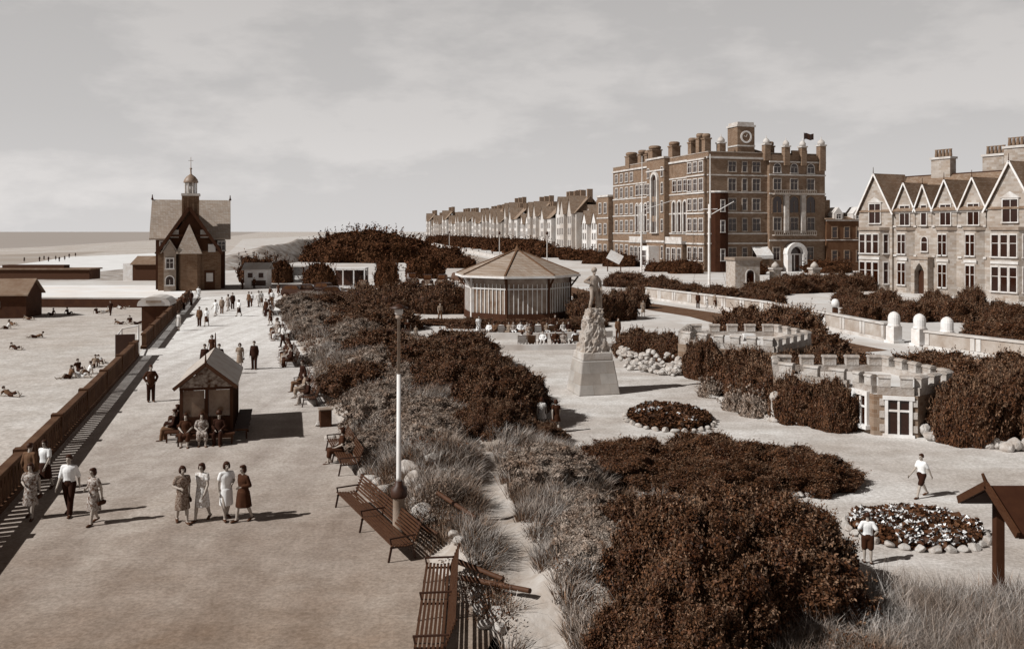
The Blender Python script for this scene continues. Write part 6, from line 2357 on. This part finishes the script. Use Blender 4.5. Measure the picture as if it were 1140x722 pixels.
# ------------------------------------------------------------------ rocks, flower beds
BO = []
for k in range(5):
    r = np.random.default_rng(100 + k)
    bm = bmesh.new()
    bmesh.ops.create_icosphere(bm, subdivisions=3, radius=.5)
    dirs = r.normal(size=(9, 3))
    dirs /= np.linalg.norm(dirs, axis=1)[:, None]
    cut = r.uniform(.30, .46, 9)
    for v_ in bm.verts:
        p_ = np.array(v_.co)
        for d_, c_ in zip(dirs, cut):
            h_ = p_ @ d_ - c_
            if h_ > 0:
                p_ = p_ - d_ * h_ * .92
        p_ += r.normal(size=3) * .006
        v_.co = p_
    me = bpy.data.meshes.new('boulder')
    bm.to_mesh(me)
    bm.free()
    me.materials.append(M_stone if k % 2 else mat('white_stone', .5, .34, scale=3, rough=.9, bump=.6))
    BO.append(me)


def boulder(x, y, z, s, label, group, name='boulder', parent=None):
    o = link(name, BO[random.randrange(5)], parent, (x, y, z), random.uniform(0, 6.28))
    o.rotation_euler = (random.uniform(-.4, .4), random.uniform(-.4, .4), random.uniform(0, 6.28))
    o.scale = (s * random.uniform(.8, 1.3), s * random.uniform(.8, 1.3), s * random.uniform(.6, .95))
    if not parent:
        tag(o, label, 'rock', group)
    return o


def strew(pts, n, wid, smin, smax, label, group, z0=.05, rise=0):
    pts = [Vector((p_[0], p_[1])) for p_ in pts]
    segs = [(pts[i + 1] - pts[i]).length for i in range(len(pts) - 1)]
    for k in range(n):
        t = (k + random.random()) / n * sum(segs)
        i = 0
        while i < len(segs) - 1 and t > segs[i]:
            t -= segs[i]
            i += 1
        p_ = pts[i].lerp(pts[i + 1], min(1, t / segs[i]))
        w_ = random.random()
        s = random.uniform(smin, smax)
        boulder(p_.x + random.uniform(-.2, .2), p_.y + w_ * wid, z0 + rise * w_ + s * .12, s, label, group)


strew([(6.8, 54.6), (8.3, 52.5), (10.0, 51.3)], 80, 2.6, .22, .5, 'pale boulder heaped in the rockery beside the monument', 'rockery boulders beside the monument', rise=.9)
strew([(10.0, 46.6), (10.3, 43.5), (11.0, 40.6), (12.4, 38.6)], 44, .5, .2, .42, 'small pale edging rock below the dark bushes along the garden path', 'edging rocks of the garden path')
strew([(16.6, 36.0), (18.0, 35.0), (19.2, 34.2), (20.8, 33.6)], 40, .8, .3, .65, 'white boulder at the foot of the tall bushes right of the tea room', 'white boulders right of the tea room', rise=.25)
strew([(3.0, 28.2), (6.0, 27.2), (9.4, 28.3), (11.6, 30.3)], 34, .25, .22, .36, 'rounded stone edging the kidney bed', 'edging stones of the kidney bed')
# rocks and old timbers at the promenade edge of the dune
g = 'rocks along the promenade edge of the dune'
for px, py, s in [(393, 520, .5), (404, 528, .6), (412, 540, .7), (422, 545, .5), (430, 553, .6), (455, 548, .7), (463, 556, .8), (470, 566, .6), (478, 572, .5), (470, 585, .6), (462, 575, .5), (480, 545, .6), (492, 552, .5),
                  (528, 668, .35), (535, 682, .4), (540, 698, .35), (552, 690, .3), (556, 706, .4), (512, 628, .35), (505, 615, .3), (368, 490, .5), (360, 462, .5), (350, 440, .5), (343, 425, .5), (336, 405, .5), (376, 505, .5), (383, 512, .5), (347, 450, .5), (355, 474, .4), (340, 415, .6), (330, 395, .5)]:
    q = G(px, py)
    boulder(q.x, q.y, max(0, float(duneh(q.x, q.y))) + .08, s, 'pale rock lying where the dune meets the promenade', g)
for i, (x0, y0, x1, y1, lb) in enumerate([(487, 582, 530, 603, 'old timber rail lying on the dune behind the long bench'), (508, 645, 560, 668, 'old timber rail lying on the dune beside the end on bench'), (455, 592, 488, 612, 'old timber rail behind the lamp post base'), (515, 660, 590, 690, 'long dark timber lying across the foot of the sandy track')]):
    a, b_ = G(x0, y0), G(x1, y1)
    a.z = float(duneh(a.x, a.y)) + .32
    b_.z = float(duneh(b_.x, b_.y)) + .28
    mb = MB().tube(a - a, b_ - a, .07, .06, 8)
    o = mb.build('timber_rail', M_slat, None, tuple(a))
    tag(o, lb, 'timber', 'old timbers on the dune')


def flower_bed(x, y, rx, ry, h, label, pale, nst):
    b_ = empty('flower_bed', (x, y, 0), 0, label, 'flower bed')
    vs, fs = [], []
    n, m = 40, 6
    for k in range(m + 1):
        t = k / m
        for i in range(n):
            a = 2 * PI * i / n
            vs.append((rx * t * math.cos(a), ry * t * math.sin(a), .03 + h * .4 * (1 - t * t)))
    fs = [(k * n + i, (k + 1) * n + i, (k + 1) * n + (i + 1) % n, k * n + (i + 1) % n) for k in range(m) for i in range(n)]
    MB().add(vs, fs, 0, True).build('soil', M_leafc, b_)
    r = np.random.default_rng(int(x * 10))
    N = 9000
    a = r.uniform(0, 2 * PI, N)
    t = np.sqrt(r.random(N)) * .95
    X, Y = rx * t * np.cos(a), ry * t * np.sin(a)
    clump = nse(X, Y, 3.2, int(x))
    Z = .04 + h * .45 * (1 - t * t) + h * .5 * r.random(N) * (1 + .5 * clump.clip(-1, 1))
    P = np.stack([X, Y, Z], -1)
    Nn = r.normal(size=(N, 3)) * .8 + np.array([0, 0, 1])
    Nn /= np.linalg.norm(Nn, axis=1)[:, None]
    A = np.cross(Nn, r.normal(size=(N, 3)))
    A /= np.linalg.norm(A, axis=1)[:, None]
    B = np.cross(Nn, A)
    fl_ = (clump > pale) & (r.random(N) < .55) & (Z > .35 * h)
    s = np.where(fl_, .065, .1) * r.uniform(.6, 1.3, N)
    V = np.stack([P - A * s[:, None], P - B * s[:, None] * .7, P + A * s[:, None], P + B * s[:, None] * .7], 1)
    def sub(mask, name, m_):
        VV = V[mask].reshape(-1, 3)
        q_ = np.arange(len(VV)).reshape(-1, 4)
        o_ = link(name, mesh_np(name, VV, q_, mats=[m_]), b_)
        tag(o_, kind='stuff')
    sub(~fl_, 'leaves', M_leaf)
    sub(fl_, 'flowers', mat('flower_petal', .82, .6, scale=2, rough=.7, island=.3))
    for i in range(nst):
        a = 2 * PI * i / nst
        boulder(rx * 1.02 * math.cos(a), ry * 1.02 * math.sin(a), .07, random.uniform(.24, .34), None, None, 'edging_stone', b_)
    return b_


q = G(745, 467)
flower_bed(q.x, q.y, 1.9, 2.5, .5, 'oval flower bed of dark foliage edged with stones on the plaza before the monument', .5, 30)
q = G(1018, 591)
flower_bed(q.x, q.y, 1.8, 1.65, .45, 'round bed of white and pale flowers beside the two boys', -.25, 30)

# ------------------------------------------------------------------ motor cars of the thirties
M_car = [mat('car_black', .012, .008, scale=2, rough=.3, spec=.5), mat('car_brown', .022, .014, scale=2, rough=.35, spec=.5), mat('car_grey', .05, .035, scale=2, rough=.35, spec=.5)]
M_tyre = mat('tyre', .02, .012, scale=10, rough=.9)


def car_parts(m):
    P = {}
    mb = MB()
    # cabin and bonnet profile, swept across
    prof = [(-2.0, .45), (-2.0, .95), (-1.85, 1.05), (-.65, 1.12), (-.45, 1.2), (-.2, 1.62), (.1, 1.7), (1.2, 1.68), (1.65, 1.5), (1.85, 1.1), (1.95, .8), (1.95, .45)]
    mb.xprism([(a, b_) for a, b_ in prof], -.62, .62)
    P['body'] = mb.mesh('body', m)
    mb = MB()
    for s_ in (-1, 1):
        for y in (-1.45, 1.3):
            n = 8
            for i in range(n):
                a0, a1 = PI * i / n, PI * (i + 1) / n
                mb.xprism([(y - .42 * math.cos(a0), .38 + .42 * math.sin(a0)), (y - .42 * math.cos(a1), .38 + .42 * math.sin(a1)), (y - .37 * math.cos(a1), .38 + .37 * math.sin(a1)), (y - .37 * math.cos(a0), .38 + .37 * math.sin(a0))], s_ * .62 if s_ > 0 else -.86, .86 if s_ > 0 else -.62)
        mb.box(s_ * .74 - .1, s_ * .74 + .1, -1.03, .88, .33, .39)
    P['wings'] = mb.mesh('wings', m)
    mb = MB()
    mb.add([(-.5, -.5, 1.2), (.5, -.5, 1.2), (.5, -.24, 1.62), (-.5, -.24, 1.62)], [(0, 1, 2, 3)])
    mb.add([(-.36, 1.79, 1.3), (.36, 1.79, 1.3), (.36, 1.69, 1.5), (-.36, 1.69, 1.5)], [(3, 2, 1, 0)])
    for s_ in (-.624, .624):
        mb.add([(s_, -.3, 1.2), (s_, .5, 1.2), (s_, .5, 1.58), (s_, -.1, 1.58)], [(0, 1, 2, 3)])
        mb.add([(s_, .6, 1.2), (s_, 1.5, 1.2), (s_, 1.3, 1.55), (s_, .6, 1.58)], [(0, 1, 2, 3)])
    P['windows'] = mb.mesh('windows', mat('car_glass', .06, .03, scale=1, rough=.1, spec=.6))
    P['radiator'] = MB().box(-.36, .36, -2.06, -2.003, .5, 1.0).mesh('radiator', mat('chrome_dull', .2, .12, scale=5, rough=.3, spec=.6))
    w = MB()
    w.lathe([(.2, -.07), (.34, -.08), (.36, -.04), (.36, .04), (.34, .08), (.2, .07)], (0, 0, 0), 16)
    P['wheel'] = w.mesh('wheel', M_tyre)
    P['rim'] = MB().lathe([(.05, -.085), (.22, -.078), (.22, .078), (.05, .085)], (0, 0, 0), 12).mesh('rim', M_concrete)
    P['headlamp'] = MB().lathe([(.03, -.1), (.1, -.02), (.11, .04), (.02, .05)], (0, 0, 0), 10).mesh('headlamp', MATS['chrome_dull'])
    P['bumper'] = MB().box(-.7, .7, -.04, .04, -.05, .05).mesh('bumper', MATS['chrome_dull'])
    return P


CP = [car_parts(m) for m in M_car]


def car(px, py, rz, k, label):
    q = G(px, py)
    c = empty('parked_car', tuple(q), R(rz), label, 'car', 'motor cars parked beyond the hedge')
    P = CP[k]
    for n_ in ('body', 'wings', 'windows', 'radiator'):
        link(n_, P[n_], c)
    for s_ in (-1, 1):
        for y in (-1.45, 1.3):
            w = link('wheel', P['wheel'], c, (s_ * .74, y, .36))
            w.rotation_euler = (0, PI / 2, 0)
            link('rim', P['rim'], w)
        h = link('headlamp', P['headlamp'], c, (s_ * .5, -1.95, .95))
        h.rotation_euler = (PI / 2, 0, 0)
    link('bumper', P['bumper'], c, (0, -2.15, .45))
    link('bumper', P['bumper'], c, (0, 2.1, .45))


for a in [(345, 322, 5, 0, 'black saloon car parked beside the white kiosk trees, at the open white ground'), (331, 332, 80, 1, 'brown saloon car side on at the dune end of the motor park'), (346, 331, 95, 0, 'black saloon car side on, nose to tail with the brown one'),
          (365, 329, 70, 0, 'black saloon car in front of the square clipped tree'), (404, 319, 10, 2, 'grey saloon car parked just right of the white canopy'), (427, 318, -5, 0, 'black saloon car of the pair nearest the narrow dark tree'), (440, 317, 8, 1, 'brown saloon car of the pair nearest the narrow dark tree'),
          (476, 318, 4, 0, 'black saloon car of the pair nearest the bandstand roof'), (492, 318, -4, 0, 'second black saloon car beside the bandstand roof edge'), (375, 334, 95, 1, 'brown saloon car half hidden by the dune scrub'), (512, 315, 30, 2, 'grey saloon car peeping out behind the bandstand eave'), (459, 316, 15, 0, 'black saloon car under the round bush of the motor park')]:
    car(*a)

# lamp standards and posts along the distant road
for i, (x, Y, lb) in enumerate([(8, 205, 'slender post on the distant road behind the bandstand roof'), (-3, 215, 'slender post on the distant road left of the bandstand apex'), (-23, 330, 'slender post on the far road beside the thicket')]):
    p_ = empty('street_post', (x, Y, 0), 0, lb, 'post')
    MB().tube((0, 0, 0), (0, 0, 7.5), .14, .09, 8).build('pole', M_pale, p_)
    MB().lathe([(.1, 7.5), (.3, 7.7), (.32, 8.1), (.05, 8.3)], (0, 0, 0), 8).build('lantern', M_dark, p_)
# ------------------------------------------------------------------ sky, sun, camera
SUN = Vector((-.86, -.36, .80)).normalized()
elev = math.asin(SUN.z)
az = math.atan2(SUN.x, SUN.y)
W = bpy.data.worlds.new('World')
SC.world = W
W.use_nodes = True
nt = W.node_tree
nt.nodes.clear()
out = nt.nodes.new('ShaderNodeOutputWorld')
bg = nt.nodes.new('ShaderNodeBackground')
bg.inputs['Strength'].default_value = .1
sky = nt.nodes.new('ShaderNodeTexSky')
sky.sky_type = 'NISHITA'
sky.sun_disc = False
sky.sun_elevation = elev
sky.sun_rotation = az
sky.air_density = 1.0
sky.dust_density = 2.5
sky.ozone_density = 1
bw_ = nt.nodes.new('ShaderNodeRGBToBW')
nt.links.new(sky.outputs[0], bw_.inputs[0])
tc = nt.nodes.new('ShaderNodeTexCoord')
sx = nt.nodes.new('ShaderNodeSeparateXYZ')
nt.links.new(tc.outputs['Generated'], sx.inputs[0])
# haze near the horizon, a deep sepia zenith
rp = nt.nodes.new('ShaderNodeValToRGB')
cr = rp.color_ramp
cr.elements[0].position = 0.0
cr.elements[0].color = (6.9, 6.75, 6.68, 1)
cr.elements[1].position = .28
cr.elements[1].color = (4.8, 4.67, 4.6, 1)
e = cr.elements.new(.12)
e.color = (5.7, 5.57, 5.5, 1)
e = cr.elements.new(.36)
e.color = (1.15, .98, .9, 1)
e = cr.elements.new(.6)
e.color = (.4, .27, .21, 1)
nt.links.new(sx.outputs['Z'], rp.inputs['Fac'])
# clouds: stretched noise banks
mp = nt.nodes.new('ShaderNodeMapping')
mp.inputs['Scale'].default_value = (1.3, 1.3, 3.6)
mp.inputs['Location'].default_value = (3.1, .4, .2)
nt.links.new(tc.outputs['Generated'], mp.inputs['Vector'])
nz = nt.nodes.new('ShaderNodeTexNoise')
nz.inputs['Scale'].default_value = 2.4
nz.inputs['Detail'].default_value = 9
nz.inputs['Roughness'].default_value = .58
nt.links.new(mp.outputs['Vector'], nz.inputs['Vector'])
cl_ = nt.nodes.new('ShaderNodeValToRGB')
cl_.color_ramp.elements[0].position = .47
cl_.color_ramp.elements[0].color = (.935, .93, .93, 1)
cl_.color_ramp.elements[1].position = .56
cl_.color_ramp.elements[1].color = (1.1, 1.085, 1.075, 1)
nt.links.new(nz.outputs['Fac'], cl_.inputs['Fac'])
mu = nt.nodes.new('ShaderNodeMix')
mu.data_type = 'RGBA'
mu.blend_type = 'MULTIPLY'
mu.inputs['Factor'].default_value = 1
nt.links.new(rp.outputs['Color'], mu.inputs['A'])
nt.links.new(cl_.outputs['Color'], mu.inputs['B'])
# the physical sky, desaturated, rides on top at low weight
ms_ = nt.nodes.new('ShaderNodeMath')
ms_.operation = 'MULTIPLY'
ms_.inputs[1].default_value = .05
nt.links.new(bw_.outputs[0], ms_.inputs[0])
cmb = nt.nodes.new('ShaderNodeCombineColor')
for k_ in range(3):
    nt.links.new(ms_.outputs[0], cmb.inputs[k_])
ad = nt.nodes.new('ShaderNodeMix')
ad.data_type = 'RGBA'
ad.blend_type = 'ADD'
ad.inputs['Factor'].default_value = 1
nt.links.new(mu.outputs['Result'], ad.inputs['A'])
nt.links.new(cmb.outputs[0], ad.inputs['B'])
nt.links.new(ad.outputs['Result'], bg.inputs['Color'])
nt.links.new(bg.outputs[0], out.inputs[0])

sl = bpy.data.lights.new('sun', 'SUN')
sl.energy = 5.0
sl.angle = R(.53)
sl.color = (1.0, .985, .955)
so = bpy.data.objects.new('sun', sl)
COL.objects.link(so)
so.rotation_euler = (-SUN).to_track_quat('-Z', 'Y').to_euler()

cam = bpy.data.cameras.new('camera')
co = bpy.data.objects.new('camera', cam)
COL.objects.link(co)
co.location = (0, 0, CAMZ)
co.rotation_euler = (PI / 2, 0, 0)
cam.sensor_width = 36
cam.lens = 1000 / 1140 * 36
cam.shift_y = (HOR - 361) / 1140
cam.clip_start = .5
cam.clip_end = 20000
SC.camera = co
SC.view_settings.view_transform = 'Standard'
SC.view_settings.look = 'None'
SC.view_settings.exposure = 0
SC.render.engine = 'CYCLES'
SC.cycles.use_denoising = True
SC.cycles.max_bounces = 5
